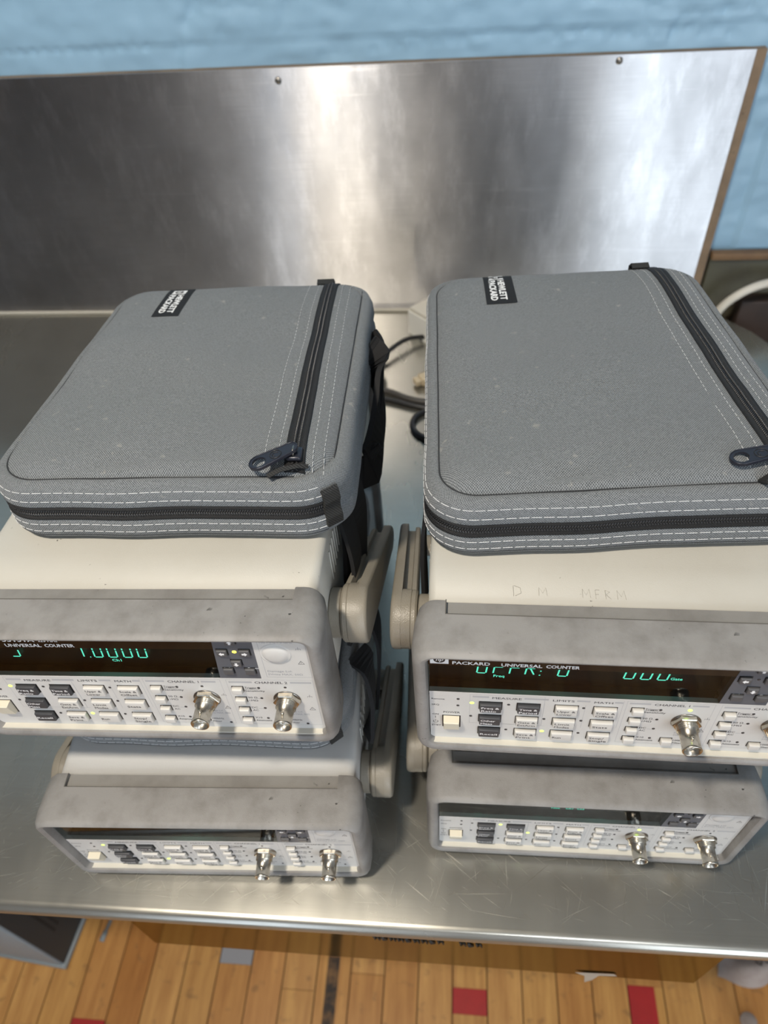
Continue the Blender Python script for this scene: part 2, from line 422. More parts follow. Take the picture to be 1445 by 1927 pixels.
def build_wall():
    xs = [XL, -1.2]; x = -.86
    while x < .62: xs.append(x); x += .0042
    xs += [1.0, XR]
    zs = [0, .4, .80]; z = .90
    while z < 1.42: zs.append(z); z += .0042
    zs += [1.8, ZC]
    rnd = random.Random(3)
    cracks = []
    def crack(x0, z0, x1, z1, dep, wob=.002, wd=.0016):
        n = 24; cracks.append(([(x0+(x1-x0)*i/n+0*rnd.random(), z0+(z1-z0)*i/n+noise.noise(Vector((x0*9+i*.35, z0*7, 0)))*wob*2) for i in range(n+1)], dep, wd))
    crack(-.56, 1.2275, -.37, 1.2285, .0028, .002); crack(-.37, 1.229, -.2, 1.233, .0012, .002)
    crack(-.16, 1.211, .02, 1.222, .0025, .0015); crack(.02, 1.226, .11, 1.226, .0015, .002)
    crack(.11, 1.222, .30, 1.217, .003, .004); crack(.20, 1.24, .335, 1.236, .0025, .006); crack(.14, 1.255, .20, 1.252, .003, .003)
    crack(.24, 1.233, .235, 1.21, .002, .003); crack(-.30, 1.27, -.315, 1.25, .004, .003, .003); crack(-.26, 1.262, -.28, 1.235, .002, .003)
    crack(-.33, 1.235, -.335, 1.205, .002, .003); crack(.345, 1.196, .62, 1.197, .003, .001, .002)
    crack(-.285, 1.265, -.23, 1.262, .002, .004); crack(.27, 1.27, .29, 1.235, .0025, .004); crack(.30, 1.262, .40, 1.262, .003, .004, .002)
    def h(x, z):
        d = .0026*noise.noise(Vector((x*12, 0, z*22)))+.0012*noise.noise(Vector((x*50, 3, z*75)))
        r = noise.noise(Vector((x*26, 5, z*30))); d += .0045*max(0, abs(r)-.22)
        for pts, dep, wd in cracks:
            if x < min(pts[0][0], pts[-1][0])-.012 or x > max(pts[0][0], pts[-1][0])+.012: continue
            m = min((x-a)**2+(z-b)**2 for a, b in pts[::2])
            d -= dep*math.exp(-m/(2*(wd*1.6)**2))
        if z > 1.229: d += .0022
        if x > .373 and .962 < z < 1.19: d += .0045
        return d
    mb = MB(); nz = len(zs); vs = []
    for x in xs:
        for z in zs: vs.append((x, WY-h(x, z), z))
    fs = [[i*nz+j, (i+1)*nz+j, (i+1)*nz+j+1, i*nz+j+1] for i in range(len(xs)-1) for j in range(nz-1)]
    mb.add(vs, fs, MT['wall'], True)
    struct(mb.obj('wall_back'))
build_wall()
struct(plane_obj('wall_left', [(XL, YB, 0), (XL, WY, 0), (XL, WY, ZC), (XL, YB, ZC)], MT['white']))
struct(plane_obj('wall_right', [(XR, WY, 0), (XR, YB, 0), (XR, YB, ZC), (XR, WY, ZC)], MT['white']))
struct(plane_obj('ceiling', [(XL, YB, ZC), (XL, WY, ZC), (XR, WY, ZC), (XR, YB, ZC)], MT['white']))
# the wall behind the camera, with its window openings (their daylight streaks the steel)
WINS = [(-1.02, -.34, .45, 2.45, 'win_dim'), (.74, 2.05, .45, 2.55, 'win')]
def build_front():
    mb = MB(); xs = sorted([XL, XR]+[a for w_ in WINS for a in w_[:2]]); y = YB
    for a, b in zip(xs[:-1], xs[1:]):
        wn = [w_ for w_ in WINS if abs(w_[0]-a) < 1e-6]
        if wn:
            z0, z1 = wn[0][2:4]
            mb.box(a, b, y-.1, y, 0, z0, MT['wallw']); mb.box(a, b, y-.1, y, z1, ZC, MT['wallw'])
        else: mb.box(a, b, y-.1, y, 0, ZC, MT['wallw'])
    struct(mb.obj('wall_front'))
    for i, (a, b, z0, z1, m) in enumerate(WINS):
        t = bpy.data.objects.new('window_%d' % (i+1), None); C.objects.link(t); struct(t); t.location = ((a+b)/2, y, z0)
        fr = MB(); w2 = (b-a)/2; hh = z1-z0
        for q in ((-w2, -w2+.05, 0, hh), (w2-.05, w2, 0, hh), (-w2, w2, 0, .05), (-w2, w2, hh-.05, hh), (-w2, w2, hh/2-.02, hh/2+.02)):
            fr.box(q[0], q[1], -.07, -.01, q[2], q[3], MT['white'])
        fr.obj('window_frame', t)
        g = MB(); g.box(-w2+.04, w2-.04, -.06, -.05, .04, hh-.04, MT[m]); g.obj('window_pane', t)
MT['wallw'] = flat('pale_plaster', (.58, .58, .60), .7)
build_front()
cl = thing('ceiling_lamp', 'round ceiling lamp with a warm lit diffuser above the worktop', 'lamp', None, (-.38, -.20, ZC))
b_ = MB(); b_.lathe([(.05, -.03), (.05, 0)], MT['white']); b_.obj('ceiling_rose', cl)
b_ = MB(); b_.tube([(0, 0, -.03), (0, 0, -.40)], .006, MT['white']); b_.obj('stem', cl)
b_ = MB(); b_.lathe([(.02, -.40), (.06, -.43), (.085, -.462), (.083, -.462), (.058, -.432), (.0, -.41)], MT['white'], 32, None, True, False); b_.obj('lamp_shade', cl)
c2 = thing('ceiling_lamp', 'added flat round fill lamp on the ceiling near the windows behind the camera', 'lamp', None, (.5, -1.35, ZC))  # unseen fitting added to go with the room fill light
b_ = MB(); b_.lathe([(.28, -.045), (.29, -.02), (.29, 0)], MT['white'], 40, None, False, True); b_.obj('fill_lamp_housing', c2)
# backsplash
pl = thing('steel_backsplash', 'tall scratched stainless steel splash panel standing behind the worktop', 'backsplash', None, (-.3, .953, TT))
def grid_plate(x0, x1, y, z0, z1, m, th):
    mb = MB(); nx, nz = 60, 20; vs = []; uvv = {}
    for i in range(nx+1):
        for j in range(nz+1):
            x = x0+(x1-x0)*i/nx; z = z0+(z1-z0)*j/nz
            vs.append((x, y+.0004*noise.noise(Vector((x*2.6, 0, z*2.2))), z))
    fs = []; uu = []
    for i in range(nx):
        for j in range(nz):
            q = [i*(nz+1)+j, (i+1)*(nz+1)+j, (i+1)*(nz+1)+j+1, i*(nz+1)+j+1]; fs.append(q); uu.append([(vs[a][0], vs[a][2]) for a in q])
    mb.add(vs, fs, m, True, None, uu)
    def edge(a, b):
        n = len(mb.v); mb.add([vs[i] for i in a]+[(vs[i][0], vs[i][1]+th, vs[i][2]) for i in a], [[k, k+1, len(a)+k+1, len(a)+k] for k in range(len(a)-1)], m, False, None, [[(vs[a[k]][0], 0), (vs[a[k+1]][0], 0), (vs[a[k+1]][0], th), (vs[a[k]][0], th)] for k in range(len(a)-1)])
    edge([i*(nz+1)+nz for i in range(nx+1)], 0); edge([nx*(nz+1)+j for j in range(nz+1)], 0)
    return mb
gp = grid_plate(-.70, .628, 0, .001, .324, MT['plate'], .0015); gp.obj('steel_sheet', pl)
b_ = MB(); b_.box(-.70, .6405, .0022, .0135, 0, .3235, MT['ply']); b_.obj('plywood_backing', pl, label='brown plywood backing board')
for (x, z) in ((.085, .311), (.480, .318)):
    b_ = MB(); b_.lathe([(.0, .0014), (.0034, .0012), (.0040, 0)], MT['nickel_dark'], 16, Matrix.Translation((x, -.0006, z)) @ Matrix.Rotation(R_(90), 4, 'X'), False, False)
    b_.obj('screw_head', pl)
# olive board, rail and hose beside the backsplash
b_ = MB(); b_.box(.343, 1.4, .951, WY-.0072, .30, .955, MT['olive'], .001); tr = b_.obj('trim_1'); struct(tr)
b_ = MB(); b_.box(.343, 1.4, .946, WY-.0072, .9555, .9645, MT['brown'], .001); tr = b_.obj('trim_2'); struct(tr)
b_ = MB(); b_.box(.392, 1.3, .925, .949, .20, .905, MT['darkbrown'], .002)
tag(b_.obj('wood_board'), 'dark brown wooden board leaning on the olive boarding behind the worktop corner', 'board')
cen = (.418, .887); hp = []
for k in range(40):
    a = R_(205-k*6.2); hp.append((cen[0]+.060*math.cos(a), .915+.006*math.sin(a*2), cen[1]+.053*math.sin(a)))
hp = [(.352, .905, .8875)]+hp[2:]
b_ = MB(); b_.tube(hp, .0056, MT['hose'], 12); tag(b_.obj('hanging_cable'), 'thick dirty white cable looping up beside the right end of the steel splash panel', 'cable')

# ---------------------------------------------------------------- worktop
def worktop():
    t = thing('worktop', 'scratched stainless steel worktop with rolled front edge', 'table', None, (0, .13, 0))
    ob = .13
    front = lambda x: .1305+.0085*(x+.04)          # slightly skewed front edge
    X0, X1 = -1.0, .56
    mb = MB(); prof = []
    for k in range(9):                              # bull-nosed edge
        a = R_(90+k*22); prof.append((.008-0.0+.008*math.cos(a), -.008+.008*math.sin(a)))
    rows = []; nx = 30
    xs = [X0+(X1-X0)*i/nx for i in range(nx+1)]
    back = lambda x: .951 if x < .372 else .951-(x-.372)*1.9
    ys = [0, .1, .25, .45, .7, 1.0]
    vs = []; ncol = 0
    for x in xs:
        f = front(x); col = [(x, f+dy-ob, TT+dz) for dy, dz in reversed(prof)]
        fy = f+.008
        col += [(x, fy+(back(x)-fy)*q-ob, TT) for q in ys[1:]]
        vs += col; ncol = len(col)
    vs0 = vs; fs = []; uu = []
    for i in range(nx):
        for j in range(ncol-1):
            q = [i*ncol+j, (i+1)*ncol+j, (i+1)*ncol+j+1, i*ncol+j+1]; fs.append(q); uu.append([(vs[a][0], vs[a][1]) for a in q])
    mb.add(vs, fs, MT['top'], True, None, uu)
    rnd = random.Random(5)
    def scratch(x, y, a, L, wd, m='scr_light'):
        if not (front(x)+.016 < y+ob and y+ob < .93): return
        dx, dy = math.cos(a)*L/2, math.sin(a)*L/2; nx_, ny_ = -math.sin(a)*wd/2, math.cos(a)*wd/2
        if not (front(x+dx)+.012 < y+dy+ob < .93 and front(x-dx)+.012 < y-dy+ob < .93) or max(x+abs(dx), 0) > .36 and y > .6: return
        c = rnd.uniform(-.015, .015)*L; q = [(x-dx, y-dy, TT+.00004), (x+c*nx_/wd+nx_, y+c*ny_/wd+ny_, TT+.00004), (x+dx, y+dy, TT+.00004), (x+c*nx_/wd-nx_, y+c*ny_/wd-ny_, TT+.00004)]
        mb.add(q, [[0, 3, 2, 1]], MT[m], False)
    for k in range(1700):
        x_ = rnd.uniform(-.55, .36)
        a = (rnd.choice((-.65, -.62, -.58, -.7, -.6, 1.45, 1.5, 1.55, .6, 0, rnd.uniform(0, 3.14))) if x_ > -.1 else rnd.choice((.55, .6, .5, .65, -.6, 1.3, .05, rnd.uniform(0, 3.14))))+rnd.gauss(0, .12)
        near = rnd.random() < .75
        scratch(x_, rnd.uniform(.01, .10) if near else rnd.uniform(.1, .72), a, rnd.choice((.005, .009, .013, .02, .034))*rnd.uniform(.6, 1.3), rnd.choice((.00008, .00011, .00015, .00022)), 'scr_light' if rnd.random() < .72 else 'scr_dark')
    for (x, y, a, L, wd) in ((.045, .062, -.62, .028, .0012), (.16, .04, -.5, .012, .0006), (.006, .055, -.6, .02, .0008), (-.02, .03, -.6, .025, .0006), (.232, .045, 1.25, .035, .0005)): scratch(x, y, a, L, wd)
    mb.obj('worktop_sheet', t, 50)
    e = MB(); e.box(X0, X1, .012, .70, TT-.030, TT-.016, MT['brown'])
    e.obj('underside_board', t)
    d = bpy.data.objects.new('drawer', None)
    dm = MB(); mbx = (-.278, .225, .0225, .45, TT-.196, TT-.018)
    x0, x1, y0, y1, z0, z1 = mbx
    P = [(x0, y0, z0), (x1, y0, z0), (x1, y0, z1), (x0, y0, z1)]
    dm.add(P, [[0, 1, 2, 3]], MT['drawer'], False, None, [[(p[0], p[2]) for p in P]])
    dm.box(x0, x1, y0+.0005, y1, z0, z1, MT['drawer'])
    dr = dm.obj('drawer', t, label='polished steel drawer front mirroring the floor')
    # marker writing on the drawer front, its top hidden below the rolled edge
    wr = MB(); y = y0-.0006; x = -.060
    rnd = random.Random(11)
    for gi, n in enumerate((9, 3)):
        for k in range(n):
            z = TT-.118+.002*rnd.random(); hgt = .010+.003*rnd.random()
            p = [(x, y, z+hgt), (x+.001, y, z+.001), (x+.0035, y, z+hgt*.75), (x+.005, y, z)]
            if k % 3 == 1: p = [(x, y, z+hgt), (x+.0045, y, z+.002), (x+.001, y, z), (x, y, z+hgt*.6)]
            wr.tube(p, .0009, MT['mark'], 5); x += .0068
        x += .012
    wr.obj('handwriting', dr)
    for lx in (-.93, .50):
        for ly in (.06, .68):
            l = MB(); l.tube([(lx, ly, 0), (lx, ly, TT-.03)], .018, MT['nickel_dark'], 16); l.obj('leg', t)
    # caulk-bright upstand along the wall
    u = MB(); u.box(X0, .36, .8175, .8215, TT, TT+.0045, MT['lip'], .001); u.obj('sealant_line', t)
worktop()
tp = MB()
tp.add([(.118, .1515, .697), (.152, .1515, .701), (.156, .1515, .693), (.140, .1515, .690), (.137, .1512, .672), (.131, .1505, .664), (.128, .1512, .686)], [[0, 6, 3, 1], [1, 3, 2], [6, 5, 4, 3]], MT['tapec'])
tag(tp.obj('torn_tape'), 'torn scrap of clear tape stuck to the lower edge of the steel drawer', 'tape')

# ---------------------------------------------------------------- frequency counters
SEG = {'0': 'abcdef', '1': 'x', 'P': 'abefg', 'R': 'abefgr', '5': 'acdfg', 'U': 'bcdef', ':': ':', 'J': 'cd', 's': 'cdg'}
def digit(mb, ch, x, y, W_=4.9, H_=12.6, m=None, z=0):
    sh = .10; t = .42; g = .35
    def bar(x0, y0, x1, y1):
        d = Vector((x1-x0, y1-y0)); L = d.length; d /= L; n = Vector((-d.y, d.x))*t
        a = Vector((x0, y0))+d*g; b = Vector((x1, y1))-d*g
        q = [a-n, b-n, b+n, a+n]; mb.add([(x+p.x+sh*p.y, y+p.y, z) for p in q], [[0, 1, 2, 3]], m, False, PM)
    S = {'a': (0, H_, W_, H_), 'b': (W_, H_/2, W_, H_), 'c': (W_, 0, W_, H_/2), 'd': (0, 0, W_, 0), 'e': (0, 0, 0, H_/2), 'f': (0, H_/2, 0, H_), 'g': (0, H_/2, W_, H_/2),
         'x': (W_*.6, 0, W_*.6, H_*.98), 'r': (W_*.4, H_/2, W_, 0)}
    if ch == '.': bar(0, 0, 1.3, 0)
    elif ch == ':':
        for yy in (0, 4.0): bar(0, yy, 1.5, yy)
    else:
        for s in SEG[ch]: bar(*S[s])
_cache = {}
def cached(key, fn):
    if key not in _cache: _cache[key] = fn()
    return _cache[key]
def bezel_mesh():
    mb = MB()
    def ring(w, v0, v1, r, y): return [(x*mm, y*mm, v*mm) for x, v in rrect(w, (v1-v0)/2, r, 7, 0, (v0+v1)/2)]
    rings = [ring(103, 5, 97, 5, 30), ring(107, 0, 100.5, 8, 30.2), ring(109, -1, 101.3, 10, 28.5), ring(111, -1.3, 101.5, 12, 20), ring(111.6, -1.2, 101.4, 12, 6), ring(110.5, -.8, 101, 11, -1.5),
             ring(108.8, .4, 100.3, 10, -4.4), ring(107.0, 2.6, 99.3, 8.5, -5.6), ring(105.0, 5.2, 98.4, 7, -5.5), ring(103.8, 6.5, 97.6, 6, -4.6), ring(103.2, 7.0, 97.0, 5.5, -2), ring(102.8, 7.0, 96.6, 5.5, 3)]
    mb.loft(rings[:10], MT['bezel'], False, False, True)
    mb.loft(rings[9:], MT['bezel'], False, False, True)
    mb.loft([rings[0], ring(102.8, 7.0, 96.6, 5.5, 3)], MT['bezel'], False, False, False)
    # shallow recess across the rear of the top, cut with a boolean
    o = mb.obj('tmp'); bm = bmesh.new(); bm.from_mesh(o.data); bmesh.ops.remove_doubles(bm, verts=bm.verts, dist=1e-6); bmesh.ops.recalc_face_normals(bm, faces=bm.faces); bm.to_mesh(o.data); bm.free()
    cb = MB(); cb.box(-.0938, .0938, .0208, .040, .0988, .12, MT['bezel']); c = cb.obj('tmp2')
    md = o.modifiers.new('b', 'BOOLEAN'); md.object = c; md.operation = 'DIFFERENCE'; md.solver = 'EXACT'
    bpy.context.view_layer.update(); dg = bpy.context.evaluated_depsgraph_get()
    me = bpy.data.meshes.new_from_object(o.evaluated_get(dg)); me.name = 'front_bumper'
    bpy.data.objects.remove(o); bpy.data.objects.remove(c)
    # the recess floor is smoother and darker; step shade painted as a dark edge line
    me.materials.append(MT['recess']); me.materials.append(MT['stepshade']); ri = len(me.materials)-2
    for p in me.polygons:
        c = p.center
        if abs(p.normal.z) > .9 and .0986 < c.z < .0990 and c.y > .02: p.material_index = ri
    bm = bmesh.new(); bm.from_mesh(me)
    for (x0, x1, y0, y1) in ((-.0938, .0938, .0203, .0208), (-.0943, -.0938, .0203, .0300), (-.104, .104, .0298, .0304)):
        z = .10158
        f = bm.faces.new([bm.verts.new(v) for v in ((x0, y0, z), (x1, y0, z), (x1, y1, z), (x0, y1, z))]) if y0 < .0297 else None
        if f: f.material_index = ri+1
    bm.to_mesh(me); bm.free()
    me.set_sharp_from_angle(angle=R_(38)); return me
def case_mesh(m):
    mb = MB(); 
    def ring(w, v0, v1, r, y): return [(x*mm, y*mm, v*mm) for x, v in rrect(w, (v1-v0)/2, r, 6, 0, (v0+v1)/2)]
    mb.loft([ring(103.6, 4, 96.2, 5, 28), ring(104.4, 3.6, 96.6, 5.5, 60), ring(104.4, 3.6, 96.6, 5.5, 322)], m, True, True)
    # ventilation slots pressed into both side faces
    for s in (-1, 1):
        for k in range(7):
            mb.box((104.45 if s > 0 else -105.1)*mm, (105.1 if s > 0 else -104.45)*mm, (72+k*6)*mm, (73.6+k*6)*mm, 60*mm, 84*mm, MT['slot'], .0003)
    return mb.mesh('case')
MT['recess'] = smudged('worn_rubber_recess', (.255, .248, .235), (.17, .16, .15), .5, .7)
MT['stepshade'] = flat('step_shade_line', (.10, .095, .085), .8)
MT['slot'] = flat('pale_slot_edge', (.55, .54, .50), .4)  # slots are slightly paler than the case
def rear_mesh():
    mb = MB()
    def ring(w, v0, v1, r, y): return [(x*mm, y*mm, v*mm) for x, v in rrect(w, (v1-v0)/2, r, 7, 0, (v0+v1)/2)]
    mb.loft([ring(104, 3, 97, 5, 312), ring(108, -1, 100.5, 8, 312), ring(110, -2.5, 101.4, 11, 316), ring(110, -2.5, 101.4, 11, 336), ring(106, 1, 98, 9, 341), ring(98, 8, 90, 5, 341)], MT['bezel'], False, True)
    return mb.mesh('rear_bumper')
def handle_part(s):
    """one side: round hub, arm running back and down, half of the grip bar that passes beneath the case"""
    mb = MB(); piv = Vector((0, 55, 49)); 
    xr = Matrix.Rotation(R_(90), 4, 'Y')
    def cyl(x0, x1, r, m, bev=1.2):
        T = Matrix.Scale(mm, 4) @ Matrix.Translation((0, piv.y, piv.z)) @ Matrix(((0, 0, 1, 0), (0, 1, 0, 0), (1, 0, 0, 0), (0, 0, 0, 1)))
        a, b = (x0, x1) if s > 0 else (-x0, -x1)
        sg = 1 if b > a else -1
        mb.lathe([(r*.5, a), (r-bev, a), (r, a+sg*bev), (r, b-sg*bev), (r-bev, b), (r*.5, b)], m, 40, T)
    cyl(104, 112.0, 15.5, MT['hub']); cyl(112.0, 116.5, 18.0, MT['hub'], 1.2)
    # arm: outline in the (y, v) plane; outer wall, open channel, thinner inner rail
    end = Vector((0, 163, 4.8)); d = (end-piv).normalized(); n = Vector((0, -d.z, d.y))
    L = (end-piv).length
    def flare(y): return 5.0*max(0, (y-70)/100)
    def outline(r0, r1, t0=0, t1=1):
        o = []; A = piv+d*L*t0; B = piv+d*L*t1
        for k in range(15):
            a = R_(90+180*k/14); o.append((A.y+r0*(d.y*math.cos(a)+n.y*math.sin(a)), A.z+r0*(d.z*math.cos(a)+n.z*math.sin(a)), A, r0))
        for k in range(9):
            a = R_(-90+180*k/8); o.append((B.y+r1*(d.y*math.cos(a)+n.y*math.sin(a)), B.z+r1*(d.z*math.cos(a)+n.z*math.sin(a)), B, r1))
        return o
    def ring(out, x, ins=0):
        c = []
        for (y, z, cc, r) in out:
            k = (r-ins)/r; Y = cc.y+(y-cc.y)*k; Z = cc.z+(z-cc.z)*k
            c.append((s*(x+flare(Y))*mm, Y*mm, Z*mm))
        return c
    o1 = outline(18.5, 10.5)
    mb.loft([ring(o1, 121.5), ring(o1, 125.8), ring(o1, 127.2, .8), ring(o1, 127.8, 2.2)], MT['hub'], True, True)
    o2 = outline(17.0, 9.0, .02, .98)
    mb.loft([ring(o2, 112.5, .8), ring(o2, 113.2), ring(o2, 115.6), ring(o2, 116.2, .8)], MT['hub'], True, True)
    o3 = outline(12.0, 6.0, .02, .98)
    mb.loft([ring(o3, 115.5), ring(o3, 122)], MT['hub'], False, False)
    cyl(115.5, 123.0, 18.2, MT['hub'], .5)
    cyl(123.0, 123.2, 6, MT['hub'], .1)
    # half grip bar
    bx = [(s*x*mm, (161+10*math.cos(a))*mm, (-1.2+4.6*math.sin(a))*mm) for x in (0, 60, 100, 112, 127) for a in [2*math.pi*k/14 for k in range(14)]]
    rings = [bx[i*14:(i+1)*14] for i in range(5)]
    mb.loft(rings, MT['hub'], False, False)
    return mb
def handle_mesh():
    mb = MB()
    for s in (-1, 1):
        h = handle_part(s); mb2 = h
        o = len(mb.v); mb.v += mb2.v; k0 = len(mb.f)
        for f, mi, sm in zip(mb2.f, mb2.m, mb2.sm):
            mb.f.append([o+i for i in (f if s > 0 else f[::-1])]); mb.m.append(mb.mi(mb2.mats[mi])); mb.sm.append(sm)
    me = mb.mesh('handle'); me.set_sharp_from_angle(angle=R_(40)); return me
KEYS = [('Freq &|Ratio', 0, 0, 'd'), ('Other|Meas', 0, 1, 'd'), ('Recall', 0, 2, 'd'), ('Time &|Period', 1, 0, 'd'), ('Gate &|ExtArm', 1, 1, 'l'), ('Save &|Print', 1, 2, 'l'),
        ('Uppr &|Lower', 2, 0, 'l'), ('Limit|Modes', 2, 1, 'l'), ('Run', 2, 2, 'l'), ('Scale &|Offset', 3, 0, 'l'), ('Stats', 3, 1, 'l'), ('Stop/|Single', 3, 2, 'l')]
KU = [-68.9, -48.3, -27.9, -7.3]; KV = [45.9, 32.0, 18.1]
def keycap(w_, h_, d_, m, r=.5, txt=None, ink=None, top=None):
    mb = MB(); bm = bmesh.new(); bmesh.ops.create_cube(bm, size=1)
    for v in bm.verts:
        t = v.co.z > 0; k = .93 if t else 1
        v.co = Vector((v.co.x*w_*k, v.co.y*h_*k, (d_ if t else 0)))
    bmesh.ops.bevel(bm, geom=[e for e in bm.edges if (e.verts[0].co.z > 0 or e.verts[1].co.z > 0)], offset=r, segments=3, profile=.6, affect='EDGES')
    bm.verts.index_update(); mb.addbm(bm, m, True, PM)
    mb.box(-w_/2-.35, w_/2+.35, -h_/2-.1, h_/2+.45, -.2, .06, MT['black'], 0, 2, PM)
    if txt:
        L = txt.split('|'); hh = 1.95
        for i, t in enumerate(L):
            y = (.35 if i == 0 else -2.75) if len(L) > 1 else -1.0
            text(mb, t, -w_/2+1.1, y, hh, ink, PM, width=min(w_-2.2, len(t)*1.62), z=d_+.04, bold=.018)
    return mb
def arrow(mb, a, s, m, z):
    pts = [(1.25, 0), (.1, 1.15), (.1, .5), (-1.0, .5), (-1.0, -.5), (.1, -.5), (.1, -1.15)]
    c, q = math.cos(R_(a)), math.sin(R_(a))
    mb.add([((x*c-y*q)*s, (x*q+y*c)*s, z) for x, y in pts], [[0, 1, 2, 5, 6], [2, 3, 4, 5]], m, False, PM)
def bnc(root, u, v):
    me = cached('bnc_nut', lambda: None)
    T = PM @ Matrix.Translation((u, v, 0))
    e = bpy.data.objects.new('bnc_connector', None); C.objects.link(e); e.parent = root; e.location = (u*mm, 0, v*mm); e['label'] = 'nickel coaxial socket'
    def nut():
        b = MB(); hx = [(7.9*math.cos(R_(60*k)), 7.9*math.sin(R_(60*k))) for k in range(6)]
        b.lathe([(7.9, 0), (8.0, .5), (6.2, .52)], MT['nickel_dark'], 32, PM)
        hs = [(x*.985, y*.985) for x, y in hx]
        b.loft([[(x, y, .5) for x, y in hx], [(x, y, 2.7) for x, y in hx], [(x*.93, y*.93, 3.1) for x, y in hx]], MT['nickel'], True, True, False, True, PM)
        return b.mesh('hex_nut')
    put('hex_nut', cached('nut', nut), e)
    def barrel():
        b = MB()
        pr = [(5.9, 3.0), (5.9, 3.4)]
        z = 3.4
        for k in range(4): pr += [(5.9, z+.15), (5.9, z+.45), (5.4, z+.6), (5.4, z+.75)]; z += .75
        pr += [(5.0, z+.2), (5.0, 15.8), (5.2, 16.0), (5.25, 17.4), (5.0, 17.7), (4.45, 17.6), (4.35, 9)]
        b.lathe(pr, MT['nickel'], 40, PM, True, False)
        b.lathe([(4.36, 9.0), (.01, 9.0)], MT['nickel_dark'], 24, PM, False, False)
        for s in (90, 270):        # bayonet pins
            b.lathe([(.95, 4.4), (.95, 5.7), (.6, 5.95)], MT['nickel'], 12, PM @ Matrix.Translation((0, 0, 12.3)) @ Matrix.Rotation(R_(s), 4, 'Z') @ Matrix.Rotation(R_(90), 4, 'Y'))
        return b.mesh('barrel')
    put('barrel', cached('barrel', barrel), e)
    def pin():
        b = MB(); b.lathe([(1.9, 9), (1.9, 15.2), (.7, 15.2), (.7, 12)], MT['pwhite'], 20, PM, False, False)
        b.lathe([(.75, 9), (.75, 15.4), (.5, 15.6)], MT['nickel'], 12, PM); return b.mesh('contact_pin')
    put('contact_pin', cached('pin', pin), e)
def panel_lettering():
    mb = MB(); I, W_, F_, L_ = MT['ink'], MT['inkwhite'], MT['inkfaint'], MT['inkline']
    T = lambda t, x, y, h, w_=None, m=I, b=.012: text(mb, t, x, y, h, m, PM, width=w_, z=.06, bold=b)
    def rect(x0, x1, y0, y1, m=L_, z=.04): mb.add([(x0, y0, z), (x1, y0, z), (x1, y1, z), (x0, y1, z)], [[0, 1, 2, 3]], m, False, PM)
    def frame(x0, x1, y0, y1, t=.22):
        rect(x0, x1, y0, y0+t); rect(x0, x1, y1-t, y1); rect(x0, x0+t, y0, y1); rect(x1-t, x1, y0, y1)
    T('Remote', -101.5, 50.2, 1.5, 7.2); T('SRQ', -101.5, 44.0, 1.5, 4.2)
    T('POWER', -95.0, 35.9, 2.0, 9.3); T('ON', -101.2, 33.4, 1.7, 3.4); T('STBY', -101.8, 21.0, 1.7, 5.4)
    rect(-99.75, -99.4, 29.8, 32.2, I)
    for k in range(14):
        a0, a1 = R_(125+k*20.7), R_(125+(k+1)*20.7)
        mb.add([(-99.5+r*math.cos(a), 26+r*math.sin(a), .06) for a in (a0, a1) for r in (1.15, 1.5)], [[0, 1, 3, 2]], I, False, PM)
    rect(-99.65, -99.35, 26, 28.4, I)
    T('MEASURE', -68.2, 53.2, 2.0, 15.8); T('LIMITS', -35.7, 53.4, 2.0, 11.5); T('MATH', -13.8, 53.2, 2.0, 9.8)
    T('CHANNEL 1', 17.6, 53.5, 2.2, 18.0); T('CHANNEL 2', 67.9, 53.6, 2.2, 18.5)
    for x0, x1 in ((-79, -70), (-51, -38), (-23, -16), (-3.2, 1.2), (4.6, 15.6), (37, 45.5), (53.0, 66.3), (88, 100)): rect(x0, x1, 54.0, 55.6)
    frame(-80.4, -39.9, 26.2, 57.0, .18); rect(-80.3, -38, 26.2, 26.4); rect(-39.9, -39.7, 26.4, 51); rect(-18.0, -17.8, 26.4, 51); rect(1.3, 1.5, 28, 57)
    frame(3.2, 48.4, 12, 57.2, .2); frame(51.6, 101, 12, 57.2, .2); frame(76.0, 101.6, 60.0, 96, .3)
    for off in (0, 47.4):
        T('Trigger', 13.6+off, 48.6, 1.75, 7.0); rect(13.4+off, 22+off, 47.9, 48.15, I); T('Sensitivity', 13.4+off, 45.6, 1.7, 11.4)
        T('50 \u03A9', 13.9+off, 38.9, 1.7, 5.2); T('1M\u03A9', 14.0+off, 35.9, 1.7, 5.0); rect(19.2+off, 21.2+off, 38.6, 38.85, F_)
        T('DC', 13.9+off, 28.7, 1.7, 3.6); T('AC', 14.1+off, 25.8, 1.7, 3.4); rect(18+off, 21.0+off, 28.3, 28.55, F_)
        T('X10', 13.9+off, 18.0, 1.7, 4.2); T('Attenuate', 13.9+off, 15.0, 1.7, 9.6)
        T('100kHz', 34.6+off, 16.2, 1.7, 7.2); T('Filter', 34.6+off, 13.2, 1.7, 5.4)
        T('Damage Lvl', 33.4+off, 25.0, 1.5, 9.6, F_); T('5Vrms MAX, 50\u03A9', 33.4+off, 22.4, 1.5, 13.6, F_)
    def gnd(x, y):
        rect(x-.1, x+.1, y, y+1.6, I); rect(x-1.3, x+1.3, y-.1, y+.1, I)
        for q in (-1.2, 0, 1.2): rect(x+q-.1, x+q+.1, y-1, y, I)
    def tri(x, y):
        P = [(x-1.7, y-1.2), (x+1.7, y-1.2), (x, y+1.7)]
        for i in range(3):
            a, b = Vector(P[i]), Vector(P[(i+1) % 3]); d = (b-a).normalized(); n = Vector((-d.y, d.x))*.13
            mb.add([(*(a-n), .06), (*(b-n), .06), (*(b+n), .06), (*(a+n), .06)], [[0, 1, 2, 3]], I, False, PM)
        rect(x-.12, x+.12, y-.4, y+.6, I, .06)
